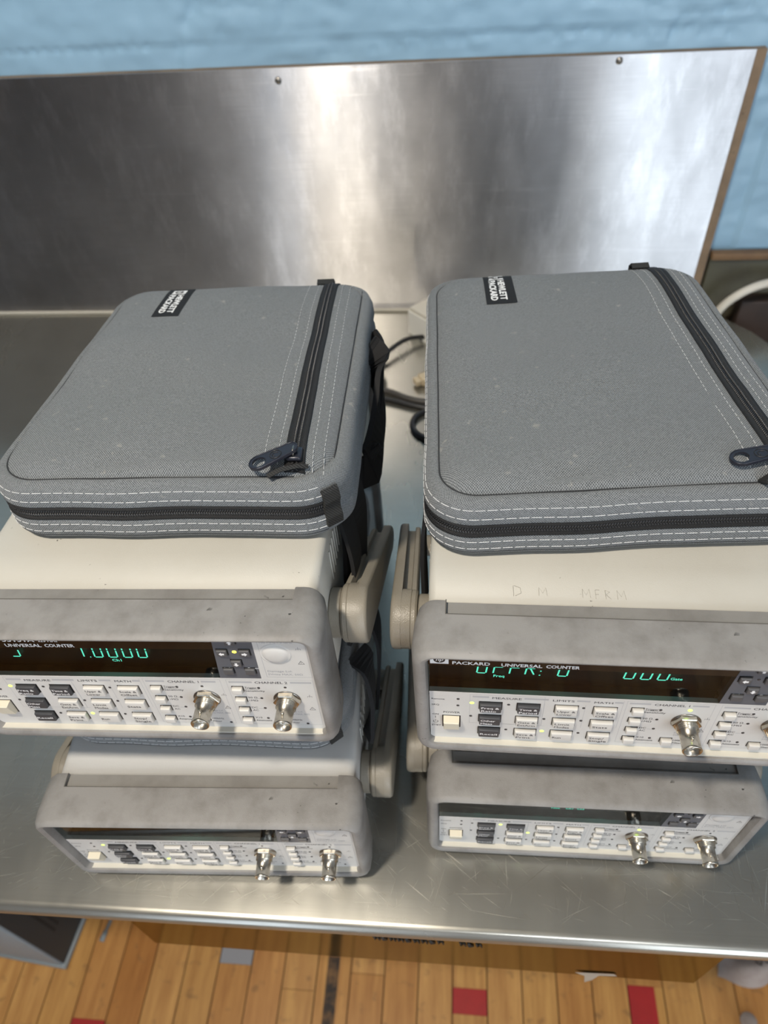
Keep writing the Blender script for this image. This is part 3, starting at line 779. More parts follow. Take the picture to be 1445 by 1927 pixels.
    for x, y in ((97.3, 85.6), (97.2, 41.6), (47.4, 42)): gnd(x, y)
    for x, y in ((97.2, 73.4), (97.1, 29), (46.9, 29)): tri(x, y)
    T('100 MHz - 3 GHz', 77.5, 90.4, 1.9, 17.5, F_); T('Damage Lvl:', 77.4, 64.8, 1.7, 13.6, F_); T('5Vrms MAX, 50\u03A9', 77.2, 61.9, 1.7, 19.2, F_)
    # keypad captions
    T('+ / -', 53.2, 67.6, 1.3, 5.6, W_); T('Enter', 67.0, 67.6, 1.3, 6.2, W_)
    return mb.mesh('panel_lettering')
def front_panel_mesh():
    mb = MB(); 
    mb.box(-102.6, 102.6, 5.2, 58.6, -3, 0, MT['panel'], 0, 2, PM)
    # right-hand field beside the keypad, slanted left edge
    mb.prism([(72.6, 58.6), (102.6, 58.6), (102.6, 96), (73.6, 96)], -3, 0, MT['panel'], PM)
    # ivory ledge at the foot of the panel
    mb.prism([(-102, 5.6), (102, 5.6), (101.7, 7.6), (-101.7, 7.6)], -.5, 1.4, MT['panel'], PM)
    mb.prism([(-102.4, 5.6), (102.4, 5.6), (102.4, 7.7), (-102.4, 7.7)], -.5, 3.4, MT['lip'], PM)
    # raised dark ribs between the connectors
    return mb.mesh('front_panel')
def counter(name_label, pose, disp, casem='case', feet=6.0, leds=(), model=True, extra_leds=(), logo=False, scr=False):
    root = thing('frequency_counter', name_label, 'electronic instrument', 'stacked frequency counters', mat=pose)
    cs = put('case', cached('case_'+casem, lambda: case_mesh(MT[casem])), root)
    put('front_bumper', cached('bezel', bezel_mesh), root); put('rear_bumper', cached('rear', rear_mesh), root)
    hd = put('handle', cached('handle', handle_mesh), root, 'taupe plastic carrying handle folded back')
    fp = put('front_panel', cached('panel', front_panel_mesh), root)
    put('panel_lettering', cached('letter', panel_lettering), fp)
    kp = MB(); kp.prism([(49.2, 58.6), (72.6, 58.6), (73.6, 96), (52.2, 96)], -3, .02, MT['darkpad'], PM); put('keypad', cached('kp', lambda: kp.mesh('keypad')), root)
    # display: dark cavity, glowing characters, smoked glass with printed band
    ds = bpy.data.objects.new('display', None); C.objects.link(ds); ds.parent = root; ds.location = (-.027, 0, .077)
    off = Matrix.Translation((.027, 0, -.077))
    def cav():
        b = MB(); m = MT['black']; x0, x1, v0, v1, dp = -103.5, 52, 54, 97, 10.5
        q = [[(x0, v0, -dp), (x1, v0, -dp), (x1, v1, -dp), (x0, v1, -dp)], [(x0, v0, -dp), (x1, v0, -dp), (x1, v0, -.6), (x0, v0, -.6)], [(x0, v1, -.6), (x1, v1, -.6), (x1, v1, -dp), (x0, v1, -dp)],
             [(x0, v0, -dp), (x0, v0, -.6), (x0, v1, -.6), (x0, v1, -dp)], [(x1, v0, -.6), (x1, v0, -dp), (x1, v1, -dp), (x1, v1, -.6)]]
        for i_, f in enumerate(q): b.add(f, [[0, 1, 2, 3]], MT['cavfloor'] if i_ == 1 else m, False, off @ PM)
        return b.mesh('display_housing')
    put('display_housing', cached('cav', cav), ds)
    def gls():
        b = MB(); b.add([(-102.6, 58.6, -.1), (49.2, 58.6, -.1), (51.2, 84.6, -.1), (-102.6, 84.6, -.1)], [[0, 1, 2, 3]], MT['glass'], False, off @ PM)
        b.add([(-102.6, 84.6, -.1), (51.2, 84.6, -.1), (52.2, 96, -.1), (-102.6, 96, -.1)], [[0, 1, 2, 3]], MT['glassband'], False, off @ PM); return b.mesh('display_glass')
    put('display_glass', cached('gls', gls), ds)
    lt = MB(); OP = off @ PM
    W_ = MT['inkwhite']
    text(lt, 'UNIVERSAL', -64.9, 85.7, 2.75, W_, OP, width=20.6, z=.05, bold=.03); text(lt, 'COUNTER', -42.2, 85.7, 2.75, W_, OP, width=16.6, z=.05, bold=.03)
    text(lt, '53131A', -64.9, 90.2, 3.0, W_, OP, width=18.2, z=.05, bold=.03); text(lt, '225 MHz', -44.5, 90.2, 2.0, W_, OP, width=11, z=.05, bold=.02)
    text(lt, 'HEWLETT', -90, 90.4, 2.75, W_, OP, width=19, z=.05, bold=.03); text(lt, 'PACKARD', -90, 86.0, 2.75, W_, OP, width=19.2, z=.05, bold=.03)
    lt.add([(-101.6, 86, .03), (-92, 86, .03), (-92, 93.5, .03), (-101.6, 93.5, .03)], [[0, 1, 2, 3]], W_, False, OP)
    el = [(-96.8+3.1*math.cos(2*math.pi*k/24), 89.8+3.0*math.sin(2*math.pi*k/24), .05) for k in range(24)]; lt.add(el, [list(range(24))], MT['black'], False, OP)
    text(lt, 'hp', -96.8, 88.5, 3.2, W_, OP, width=3.6, z=.07, bold=.01, align='C', shear=.25)
    put('display_lettering', cached('displet', lambda: lt.mesh('display_lettering')), ds)
    def glow(fill):
        dg = MB(); fill(dg)
        dg.v = [(p[0]+.027, p[1], p[2]-.077) for p in dg.v]; return dg
    for ch, x in disp[0]: glow(lambda d: digit(d, ch, x, 64.5, m=MT['vfd'], z=-9)).obj('display_digit', ds, label='glowing green digit')
    for t, x, v, wd in disp[1]: glow(lambda d: text(d, t, x, v, 2.4, MT['vfd'], PM, width=wd, z=-9, bold=.02)).obj('display_caption', ds, label='glowing green caption')
    # keys
    for t, c, r, k in KEYS:
        fn = lambda: keycap(12.3, 7.9, 2.5, MT['darkkey' if k == 'd' else 'lightkey'], .55, t, MT['inkwhite' if k == 'd' else 'ink']).mesh('key')
        o = put('key', cached('key'+t, fn), root, 'dark grey key' if k == 'd' else None); o.location = (KU[c]*mm, 0, KV[r]*mm)
    for base in (9.6, 57.1):
        for v in (48.2, 37.8, 27.6, 17.0):
            o = put('small_button', cached('sb', lambda: keycap(6.2, 4.7, 2.7, MT['lightkey'], .6).mesh('small_button')), root); o.location = (base*mm, 0, v*mm)
        o = put('small_button', _cache['sb'], root); o.location = ((base+20.8)*mm, 0, 17*mm)
    for (u, v, a) in ((61.9, 92.2, 90), (55.8, 82.6, 180), (68.1, 82.6, 0), (61.8, 73.4, 270), (55.9, 66.0, None), (68.0, 66.0, None)):
        def ak(a=a):
            b = keycap(5.9, 5.0, 1.6, MT['midkey'], .5)
            if a is not None: arrow(b, a, 1.35, MT['inkwhite'], 1.66)
            return b.mesh('arrow_key')
        o = put('arrow_key' if a is not None else 'entry_key', cached('ak%s' % a, ak), root, 'dark grey key'); o.location = (u*mm, 0, v*mm)
    def pw():
        b = MB(); b.box(-5.2, 5.2, -6.6, 6.4, -.3, .1, MT['black'], 0, 2, PM)
        b.loft([[(-4.5, -5.8, 0), (4.5, -5.8, 0), (4.5, 5.8, 0), (-4.5, 5.8, 0)], [(-4.4, -5.3, 2.6), (4.4, -5.3, 2.6), (4.4, 5.5, 4.4), (-4.4, 5.5, 4.4)], [(-4.1, -4.6, 3.0), (4.1, -4.6, 3.0), (4.1, 5.0, 4.9), (-4.1, 5.0, 4.9)]], MT['powerkey'], False, True, False, True, PM)
        return b.mesh('power_button')
    o = put('power_button', cached('pw', pw), root, 'cream square power button'); o.location = (-.0905, 0, .0272)
    rb = cached('rb', lambda: (lambda b: (b.lathe([(8.6, 0), (8.4, .35), (7.6, .35), (7.4, .15), (6.5, 1.1), (4.5, 1.7), (2, 1.95), (.05, 2.0)], MT['panel'], 40, PM, False, True), b.mesh('blanking_plug'))[1])(MB()))
    o = put('blanking_plug', rb, root); o.location = (.0844, 0, .0811)
    bnc(root, 36.9, 38.5); bnc(root, 83.9, 38.5)
    # status lights
    LP = dict(remote=(-86.8, 51.6), srq=(-86.9, 44.7), freq=(-79.2, 48.1), other=(-79.6, 33.9), time=(-59.1, 47.9), save=(-59.2, 20.1), gate=(-38.8, 34.2), run=(-38.8, 20.3), uppr=(-18.7, 47.8), limit=(-18.5, 34.1), stop=(-18.4, 20.2),
              t1=(21.6, 49.4), f1=(21.5, 39.2), d1=(21.6, 29.1), x1=(21.5, 18.4), ch1=(36.6, 50.3), k1=(45.5, 13.2), t2=(69.2, 49.4), f2=(69.1, 39.2), d2=(69.2, 29.1), x2=(69.1, 18.4), ch2=(84.5, 50.1), k2=(92.1, 13.2), ent=(62.4, 82.8))
    def led(m): 
        b = MB(); b.lathe([(.85, -.1), (.85, .15), (.5, .35), (.05, .4)], MT[m], 14, PM, False, True); return b.mesh('status_light')
    for k, (u, v) in LP.items():
        m = 'led_on' if k in leds else ('led_amber' if k in extra_leds else 'led_off')
        o = put('status_light', cached('led'+m, lambda: led(m)), root, 'lit light' if m != 'led_off' else None); o.location = (u*mm, 0, v*mm)
        if m != 'led_off': o.scale = (1.45, 1, 1.3)
    def foot(h):
        b = MB(); b.box(-9, 9, -8, 8, -1.5-h, 4, MT['rubber'], 1.2, 2, Matrix.Scale(mm, 4)); return b.mesh('foot')
    for u in (-68, 68):
        for y in (18, 300):
            o = put('foot', cached('foot%.1f' % feet, lambda: foot(feet)), root, 'black rubber foot'); o.location = (u*mm, y*mm, 0)
    if scr:
        b = MB(); S = Matrix.Scale(mm, 4)
        for st in scr: b.tube([(x, y, 96.75) for x, y in st], .07, MT['scrawl'], 5, True, None, S)
        b.obj('scratched_letters', cs)
    return root
MT['scrawl'] = flat('scratched_paint', (.30, .27, .22), .7)
def pose(loc, yaw, pit, rol):
    m = Matrix.Rotation(R_(yaw), 4, 'Z') @ Matrix.Rotation(R_(pit), 4, 'X') @ Matrix.Rotation(R_(rol), 4, 'Y'); m.translation = loc; return m
PO = dict(UR=pose((.0927, .1958, 1.0532), -.571, -1.909, -.663), UL=pose((-.1743, .1932, 1.0562), .84, -4.569, -1.353),
          RL=pose((.0976, .1933, .8872), .53, .2, 0), LL=pose((-.1655, .1653, .8891), 2.591, .1, 0))
dUL = ([('J', -74.6), ('1', -34.2), ('.', -28.2), ('0', -24.9), ('0', -16.3), ('0', -7.5), ('0', 1.2)], [('Ch1', -15.6, 60.6, 5.4)])
dg_extra = []
dUR = ([('0', -77.0), ('P', -68.2), ('P', -59.5), ('R', -51.1), (':', -44.0), ('0', -33.8), ('0', .8), ('0', 9.5), ('0', 18.2)], [('Freq', -67.8, 61.0, 5.8), ('Gate', 25.0, 64.9, 6.0)])
dRL = ([('0', -77.0), ('1', -59.5), ('0', -33.8), ('0', .8), ('0', 9.5)], [('Time', -24.6, 58.4, 6.4), ('Ch1', -14.0, 58.4, 4.9), ('Ch2', -6.2, 58.4, 4.9)])
dLL = ([('0', -24.9), ('0', -16.3), ('0', -7.5), ('1', 1.2)], [('Ch1', -15.6, 60.6, 5.4)])
def hand(word, x0, y0, w_, h_):
    G = {'D': [[(0, 0), (0, 1)], [(.1, 1), (.8, .8), (.9, .3), (.2, 0)]], 'M': [[(0, 0), (.05, 1), (.45, .3), (.85, 1), (.95, 0)]], 'E': [[(0, 0), (0, 1), (.8, 1)], [(0, .5), (.6, .5)]], 'R': [[(0, 0), (0, 1), (.7, .8), (.1, .5), (.8, 0)]], 'N': [[(0, 0), (0, 1), (.8, 0), (.8, 1)]]}
    out = []
    for i, c in enumerate(word):
        if c == ' ': continue
        for st in G[c]: out.append([(x0+i*w_*1.35+px*w_, y0+py*h_) for px, py in st])
    return out
scr = hand('D', -58, 37.5, 4.6, 7)+hand('M', -44.5, 38.2, 4.6, 5.4)+hand('M', -21.5, 37.5, 4.4, 6)+hand('E', -14.6, 37, 2.8, 6)+hand('R', -9.4, 37, 3.4, 6)+hand('M', -3.4, 37, 4.6, 6)
counter('grey frequency counter on top of the right stack, marked with scratched letters behind its bumper', PO['UR'], dUR, 'case', 10, ('freq', 'run', 'ch1'), scr=scr)
counter('grey frequency counter reading 1.0000 in green, upper one of the left stack', PO['UL'], dUL, 'case', 10, ('freq', 'run'), extra_leds=('ent',))
counter('grey frequency counter at the bottom of the right stack, on the steel worktop', PO['RL'], dRL, 'case', 5.7, ('time', 'gate', 'ch1'))
counter('grey frequency counter at the bottom of the left stack, on the steel worktop', PO['LL'], dLL, 'case_grey', 7.6, ('freq', 'run'))

# ---------------------------------------------------------------- padded pouches
def pouch(label, frame, Wd, Ln, thick=(1.0, 1.0), tagpos=None, full=True, rc=30, taper=0.0):
    """frame: matrix of the instrument it lies on, times the pouch placement. units mm inside"""
    root = thing('instrument_pouch', label, 'pouch', 'grey padded pouches', mat=frame)
    S = Matrix.Scale(mm, 4)
    prof = [(34, .3), (20, .3), (9, .4), (4, 1.5), (1.2, 5), (0, 10), (0, 14), (0, 18), (.9, 19.2), (1.5, 23.5), (.9, 27.8), (0, 28.8), (.6, 36.5), (2.6, 41.5), (6.0, 43.6), (7.8, 43.4), (8.6, 42.7), (9.3, 43.7), (12, 46.6), (17, 48.8), (25, 50.2), (38, 51), (55, 51.4), (72, 51.5), (88, 51.6)]
    def tk(y, z): return z*(thick[0]+(thick[1]-thick[0])*(y+Ln)/(2*Ln))
    def ringpts(ins, n=14):
        r = max(rc-ins*.75, 4); w_, l_ = Wd-ins, Ln-ins
        pts = []
        for sx, sy, a0 in ((1, 1, 0), (-1, 1, 90), (-1, -1, 180), (1, -1, 270)):
            for k in range(n+1):
                a = R_(a0+90*k/n); pts.append((sx*(w_-r)+r*math.cos(a), sy*(l_-r)+r*math.sin(a)))
        # add points along straight sides by resampling
        out = []
        for i, p in enumerate(pts):
            q = pts[(i+1) % len(pts)]; out.append(p)
            if (i+1) % (n+1) == 0:
                for t in range(1, 26): out.append((p[0]+(q[0]-p[0])*t/26, p[1]+(q[1]-p[1])*t/26))
        return out
    def wr(x, y, z):
        f = max(0, min(1, (z-40)/9))
        d = f*(2.3*noise.noise(Vector((x*.013+frame[0][3]*9, y*.02, 1)))+.55*noise.noise(Vector((x*.045, y*.05+frame[0][3]*30, 2))))
        # soft crease by the front seam
        d -= f*3.4*math.exp(-((y+Ln-19-.16*(x+20))/4.5)**2)*math.exp(-((x+25)/42)**2)
        side = (1-f)*1.0*noise.noise(Vector((x*.03, y*.03, 5)))
        return d, side
    rings = []; lens = [0]
    for i, (ins, z) in enumerate(prof):
        pr = []
        for (x, y) in ringpts(ins):
            dz, ds = wr(x, y, z); n = Vector((x/Wd, y/Ln)); k = 1+ds/110
            pr.append((x*k, y*k, tk(y, z)+dz))
        rings.append(pr)
        if i: lens.append(lens[-1]+math.hypot(prof[i][0]-prof[i-1][0], prof[i][1]-prof[i-1][1]))
    base = ringpts(0); per = [0]
    for i in range(len(base)): a, b = base[i], base[(i+1) % len(base)]; per.append(per[-1]+math.hypot(a[0]-b[0], a[1]-b[1]))
    mb = MB(); ks = 16
    mb.loft(rings[:ks+1], MT['cloth'], True, False, True, True, S, lambda i, j: (per[j]*mm, lens[i]*mm))
    n = len(base)
    mb.loft(rings[ks:], MT['cloth'], False, False, True, True, S, lambda i, j: (rings[ks+i][j % n][0]*mm, rings[ks+i][j % n][1]*mm))
    last = rings[-1]; cy = [p[1] for p in last]
    # close the middle with shrinking copies of the last ring
    inner = [last]
    for t in (.85, .7, .5, .3, .12, .02):
        inner.append([(p[0]*t, p[1]*t, tk(p[1]*t, prof[-1][1])+wr(p[0]*t, p[1]*t, prof[-1][1])[0]) for p in ringpts(prof[-1][0])])
    inner[0] = last
    mb.loft(inner, MT['cloth'], False, True, True, True, S, lambda i, j: (inner[i][j % n][0]*mm, inner[i][j % n][1]*mm))
    mb.obj('padded_body', root)
    # height of the top surface at (x, y)
    def surf(x, y):
        ax, ay = abs(x), abs(y); r = rc
        qx, qy = ax-(Wd-r), ay-(Ln-r)
        ins = r-(math.hypot(max(qx, 0), max(qy, 0))+min(max(qx, qy), 0)) if (qx > 0 or qy > 0) else -max(qx, qy)+r
        z = prof[-1][1]
        for (i0, z0), (i1, z1) in zip(prof[13:-1], prof[14:]):
            if i0 <= ins <= i1: z = z0+(z1-z0)*(ins-i0)/(i1-i0)
        if ins < prof[13][0]: z = prof[13][1]
        return tk(y, z)+wr(x, y, z)[0]
    # perimeter helper: point at height z with outset
    def perim(j, z, out):
        ins = 0
        for (i0, z0), (i1, z1) in zip(prof[2:14], prof[3:15]):
            if z0 <= z <= z1: ins = i0+(i1-i0)*(z-z0)/(z1-z0)
        p = ringpts(ins)[j % n]; q = ringpts(ins-1)[j % n]; d = Vector((q[0]-p[0], q[1]-p[1])).normalized()
        x, y = p; ds = wr(x, y, z)[1]; k = 1+ds/110
        return (x*k+d.x*out, y*k+d.y*out, tk(y, z))
    # the zip runs round the left and front sides: index range from rear-left corner to front-right corner
    j0 = 15+25+4; j1 = 15*3+25*3+7
    zt = MB(); J = list(range(j0, j1))
    rows = [[perim(j, z, o) for j in J] for z, o in ((18.7, -.3), (18.9, .7), (21.0, .9), (21.4, .5), (25.6, .5), (26.0, .9), (28.1, .7), (28.3, -.3))]
    zt.loft(rows, MT['zip'], False, False, True, False, S)
    zp = zt.obj('side_zip', root, label='black zip tape')
    def teeth(path, ups, mbx):
        """two rows of slanted zip teeth along a path; ups gives the outward direction"""
        P = [Vector(p) for p in path]; dist = [0]
        for a, b in zip(P[:-1], P[1:]): dist.append(dist[-1]+(b-a).length)
        s_ = .6; i = 0; k = 0
        while s_ < dist[-1]-.6:
            while dist[i+1] < s_: i += 1
            t = (s_-dist[i])/(dist[i+1]-dist[i]); c = P[i].lerp(P[i+1], t); d = (P[i+1]-P[i]).normalized(); u = ups(i).lerp(ups(min(i+1, len(P)-1)), t); u = (u-d*u.dot(d)).normalized(); w_ = d.cross(u)
            sg = 1 if k % 2 else -1
            e1 = (w_*sg+d*.55).normalized(); e2 = u.cross(e1).normalized()
            q = [c+w_*sg*.25+e1*x*2.1+e2*y*.42+u*z for x, y, z in ((0, -1, 0), (1, -1, 0), (1, 1, 0), (0, 1, 0), (.05, -.6, .95), (.8, -.6, .75), (.8, .6, .75), (.05, .6, .95))]
            mbx.add([tuple(v) for v in q], [[4, 5, 6, 7], [0, 1, 5, 4], [1, 2, 6, 5], [2, 3, 7, 6], [3, 0, 4, 7]], MT['coil'], True, S)
            s_ += .72; k += 1
    pth = [Vector(perim(j, 23.5, .5)) for j in J]; outs = [(Vector(perim(j, 23.5, 2))-Vector(perim(j, 23.5, 0))) for j in J]
    cm = MB(); teeth(pth, lambda i: outs[i], cm); cm.obj('zip_teeth', zp)
    # stitching
    st = MB()
    def dash(path, on=5.2, off=1.1, r=.27):
        P = [Vector(p) for p in path]; dist = [0]
        for a, b in zip(P[:-1], P[1:]): dist.append(dist[-1]+(b-a).length)
        s = 0; i = 0
        def at(s):
            for i in range(len(dist)-1):
                if dist[i+1] >= s: return P[i].lerp(P[i+1], (s-dist[i])/max(1e-6, dist[i+1]-dist[i]))
            return P[-1]
        while s+on < dist[-1]:
            st.tube([at(s)-Vector((0, 0, 0)), at(s+on*.5), at(s+on)], r, MT['thread'], 4, False, None, S); s += on+off
    for z in (9.8, 15.2, 32.6, 38.4):
        dash([perim(j, z, .12) for j in J])
    # top zip strip
    ya, yb = Ln-6, -Ln+10
    cx = lambda y: Wd-33.5+4.5*((Ln-y)/(2*Ln))**1.5 if True else 0
    def strip(x0, x1, lift, m, mbx, bend=0):
        rr = []
        ns = 60
        for k in range(ns+1):
            y = ya+(yb-ya)*k/ns
            rr.append([(cx(y)+x0+(x1-x0)*q, y, surf(cx(y)+x0+(x1-x0)*q, y)+lift) for q in (0, .33, .67, 1)])
        mbx.loft(rr, m, False, False, True, False, S)
    tz = MB(); strip(-5.6, 5.6, .55, MT['zip'], tz)
    rr = []
    for k in range(61):
        y = ya+(yb-ya)*k/60
        rr.append([(cx(y)+a, y, surf(cx(y)+a, y)+b) for a, b in ((-5.6, -.6), (-5.6, .9), (-3.2, 1.2), (-1.9, .6), (1.9, .6), (3.2, 1.2), (5.6, .9), (5.6, -.6))])
    tz.loft(rr, MT['zip'], False, False, True, False, S)
    tzo = tz.obj('top_zip', root, label='black zip tape')
    tc_ = MB(); yy = [ya+(yb-ya)*k/120 for k in range(121)]
    teeth([(cx(y), y, surf(cx(y), y)+.75) for y in yy], lambda i: Vector((0, 0, 1)), tc_); tc_.obj('zip_teeth', tzo)
    for dx in (-17, -9.5, 9.8, 15.6):
        dash([(cx(y)+dx, y, surf(cx(y)+dx, y)+.15) for y in [ya+(yb-ya)*k/60 for k in range(61)]], 2.6, 1.5, .2)
    st.obj('stitching', root, label='white stitching')
    # dark seams: the crease round the pocket, the right-hand seam
    sm = MB()
    sm.tube([(Wd-9+0*y, y, surf(Wd-9, y)+.1) for y in [Ln-20-(2*Ln-44)*k/40 for k in range(41)]], .4, MT['seam'], 5, True, None, S)
    cr = ringpts(8.6); jj = [j for j in range(15+25+2, 15*3+25*3+2)]
    sm.tube([(cr[j][0], cr[j][1], tk(cr[j][1], 43.0)+wr(cr[j][0], cr[j][1], 42.8)[0]) for j in jj], .55, MT['seam'], 5, True, None, S)
    J2 = [j for j in range(j0+18, j1-1)]; sm.tube([perim(j, 6.2, -.1) for j in J2], .4, MT['seam'], 5, True, None, S)
    sm.obj('seam', root)
    # slider and pull tab
    yz = yb+9; xz = cx(yz); zz = surf(xz, yz)
    sl = MB(); T = S @ Matrix.Translation((xz, yz, zz+1.6)) 
    sl.box(-4.3, 4.3, -5.5, 5.0, -1.2, 2.0, MT['pull'], 1.2, 2, T); sl.tube([(0, -4, 2), (0, -3.2, 4.4), (0, 0, 5.0), (0, 3.2, 4.2), (0, 4, 2)], .8, MT['nickel_dark'], 8, True, None, T)
    slo = sl.obj('zip_slider', root)
    def pull():
        b = MB(); L = 25; pts = []
        for k in range(13): a = R_(90+180*k/12); pts.append((-L+6+6.0*math.cos(a), 5.8*math.sin(a)))
        for k in range(9): a = R_(-90+180*k/8); pts.append((0+4.0*math.cos(a), 4.4*math.sin(a)))
        hole = [(-L+6+4.0*math.cos(a), 3.9*math.sin(a)) for a in [R_(90+360*k/12) for k in range(12)]]
        bm = bmesh.new()
        vo = [bm.verts.new((x, y, 0)) for x, y in pts]; vh = [bm.verts.new((x, y, 0)) for x, y in hole]
        eo = [bm.edges.new((vo[i], vo[(i+1) % len(vo)])) for i in range(len(vo))]; eh = [bm.edges.new((vh[i], vh[(i+1) % 12])) for i in range(12)]
        res = bmesh.ops.triangle_fill(bm, use_beauty=True, edges=eo+eh)
        g = bmesh.ops.extrude_face_region(bm, geom=bm.faces[:]); 
        for v in [e for e in g['geom'] if isinstance(e, bmesh.types.BMVert)]: v.co.z += 1.5
        bmesh.ops.recalc_face_normals(bm, faces=bm.faces); bm.verts.index_update()
        b.addbm(bm, MT['pull'], False, S)
        # raised ring and rim
        b.tube([(-9+3.3*math.cos(t), 3.3*math.sin(t), 1.6) for t in [2*math.pi*k/20 for k in range(20)]], .3, MT['coil'], 5, False, None, S, True)
        b.tube([(-9+1.8*math.cos(t), 1.6*math.sin(t), 1.6) for t in [R_(20+k*32) for k in range(8)]], .28, MT['coil'], 5, True, None, S)
        b.tube([(x*.985, y*.94, 1.6) for x, y in pts], .35, MT['pull'], 5, False, None, S, True)
        return b.mesh('pull_tab')
    po_ = put('pull_tab', cached('pull', pull), slo, 'black metal pull tab with a round hole')
    ang = frame.get('pull', 25) if isinstance(frame, dict) else PULL
    po_.matrix_local = S.inverted() @ S @ Matrix.Translation((xz*mm, yz*mm, (zz+5.2)*mm)) @ Matrix.Rotation(R_(ang), 4, 'Z') @ Matrix.Rotation(R_(-9), 4, 'Y')
    # webbing ends: folded tab beyond the slider, loop at the rear end, tab over the front right corner
    wb = MB(); e0 = (xz+4, yb+1.5, surf(xz, yb+2)+1.6)
    wb.ribbon([(xz+6, yb+4.5, surf(xz, yb)+1.0), (xz+1, yb+2.0, surf(xz, yb)+3.2), (xz-7, yb-1.5, surf(xz-6, yb)+3.6), (xz-13.5, yb-4.5, surf(xz-13, yb-3)+2.4)], (.15, -.75, .65), 7.2, 2.4, MT['web'], S)
    wb.obj('zip_end_tab', root, label='black webbing tab')
    wb = MB(); ex = cx(ya); 
    wb.ribbon([(ex-6.6, ya-1, surf(ex, ya-2)+1.4), (ex-6.6, ya+3.5, surf(ex, ya)+2.6), (ex-6.6, ya+7.5, surf(ex, ya)-1), (ex-6.6, ya+7, surf(ex, ya)-9)], (1, 0, 0), 13.4, 1.6, MT['web'], S)
    wb.obj('rear_tab', root, label='black webbing tab')
    jc = 15*3+25*3+6
    wb = MB(); pts = [perim(jc, z, 1.6+.8*math.sin((z-11)/26*3.14)) for z in (11, 14, 17, 20, 23, 26, 29, 32, 35)]
    sd = (Vector(perim(jc+3, 24, 1))-Vector(perim(jc-3, 24, 1))).normalized()
    wb.ribbon(pts+[tuple(Vector(perim(jc, 36.5, .8)))], tuple(sd), 10.0, 2.2, MT['web'], S); wb.obj('corner_tab', root, label='black webbing tab')
    if tagpos:
        x0, x1, y0, y1 = tagpos; lb = MB(); nn = 10; rr = []
        for k in range(nn+1):
            y = y1+(y0-y1)*k/nn; rr.append([(x0+(x1-x0)*q/6, y, surf(x0+(x1-x0)*q/6, y)+.45) for q in range(7)])
        lb.loft([[(x, y, z) for x, y, z in r] for r in rr], MT['tag'], False, False, True, False, S)
        rr2 = [(x0, y1), (x1, y1), (x1, y0), (x0, y0)]
        lbo = lb.obj('sewn_label', root, label='black label with white lettering')
        tx = MB(); wl = y1-y0
        # lettering runs from the rear towards the front; its upward direction is +x
        LT = Matrix(((0, 1, 0, 0), (-1, 0, 0, 0), (0, 0, 1, 0), (0, 0, 0, 1)))
        text(tx, 'HEWLETT', 12.5, 6.4, 5.0, MT['tagink'], None, width=wl-17.5, bold=.06)
        text(tx, 'PACKARD', 12.5, -1.2+.9, 5.0, MT['tagink'], None, width=wl-17.5, bold=.06)
        tx.add([(3.2, .2, 0), (10.8, .2, 0), (10.8, 11.2, 0), (3.2, 11.2, 0)], [[0, 1, 2, 3]], MT['tagink'])
        tx.add([(7+2.9*math.cos(2*math.pi*k/16), 5.7+3.6*math.sin(2*math.pi*k/16), .12) for k in range(16)], [list(range(16))], MT['tag'])
        text(tx, 'hp', 7.0, 4.4, 4.4, MT['tagink'], None, width=4.2, align='C', z=.24, shear=.2, bold=.02)
        vv = []
        for (a, b, c) in tx.v:
            x = x0+4.2+b*1.0; y = y1-a; vv.append((x*mm, y*mm, (surf(x, y)+.62+c)*mm))
        tx.v = vv; tx.obj('label_lettering', lbo)
    return root, perim, surf, S
def taper_pouch(root, Ln, tp):
    for o in [c for c in root.children]+[g for c in root.children for g in c.children]:
        if o.name.startswith('pull_tab'): continue
        for v in o.data.vertices: v.co.x *= 1-tp*(v.co.y/(Ln*mm))
PULL = 28
def onbag(key, x, y, yaw, lift=96.6, tilt=0): return PO[key] @ Matrix.Translation((x*mm, y*mm, lift*mm)) @ Matrix.Rotation(R_(yaw), 4, 'Z') @ Matrix.Rotation(R_(tilt), 4, 'X')
bUL = pouch('grey zip pouch on the upper left counter, its whole black zip pull in view', onbag('UL', 14.5, 193.5, -.4), 106, 125, (1, 1), (-58.5, -37.5, 60, 108))
bpy.context.view_layer.update(); taper_pouch(bUL[0], 125, .022)
PULL = 4
bUR = pouch('grey zip pouch cut off by the right edge, on the upper right counter', onbag('UR', -7.5, 193.5, 5.0), 105, 125, (1, 1), (-60.5, -38.5, 66, 113.5), True, 27)
bpy.context.view_layer.update(); taper_pouch(bUR[0], 125, .055)
PULL = 25
bLL = pouch('grey pouch squeezed between the two counters of the left stack', onbag('LL', 0, 170.5, -1), 104, 122, (1.04, .70))
bLR = pouch('grey pouch hidden between the two counters of the right stack', onbag('RL', 2, 196, 0), 104, 120, (1.06, .93))

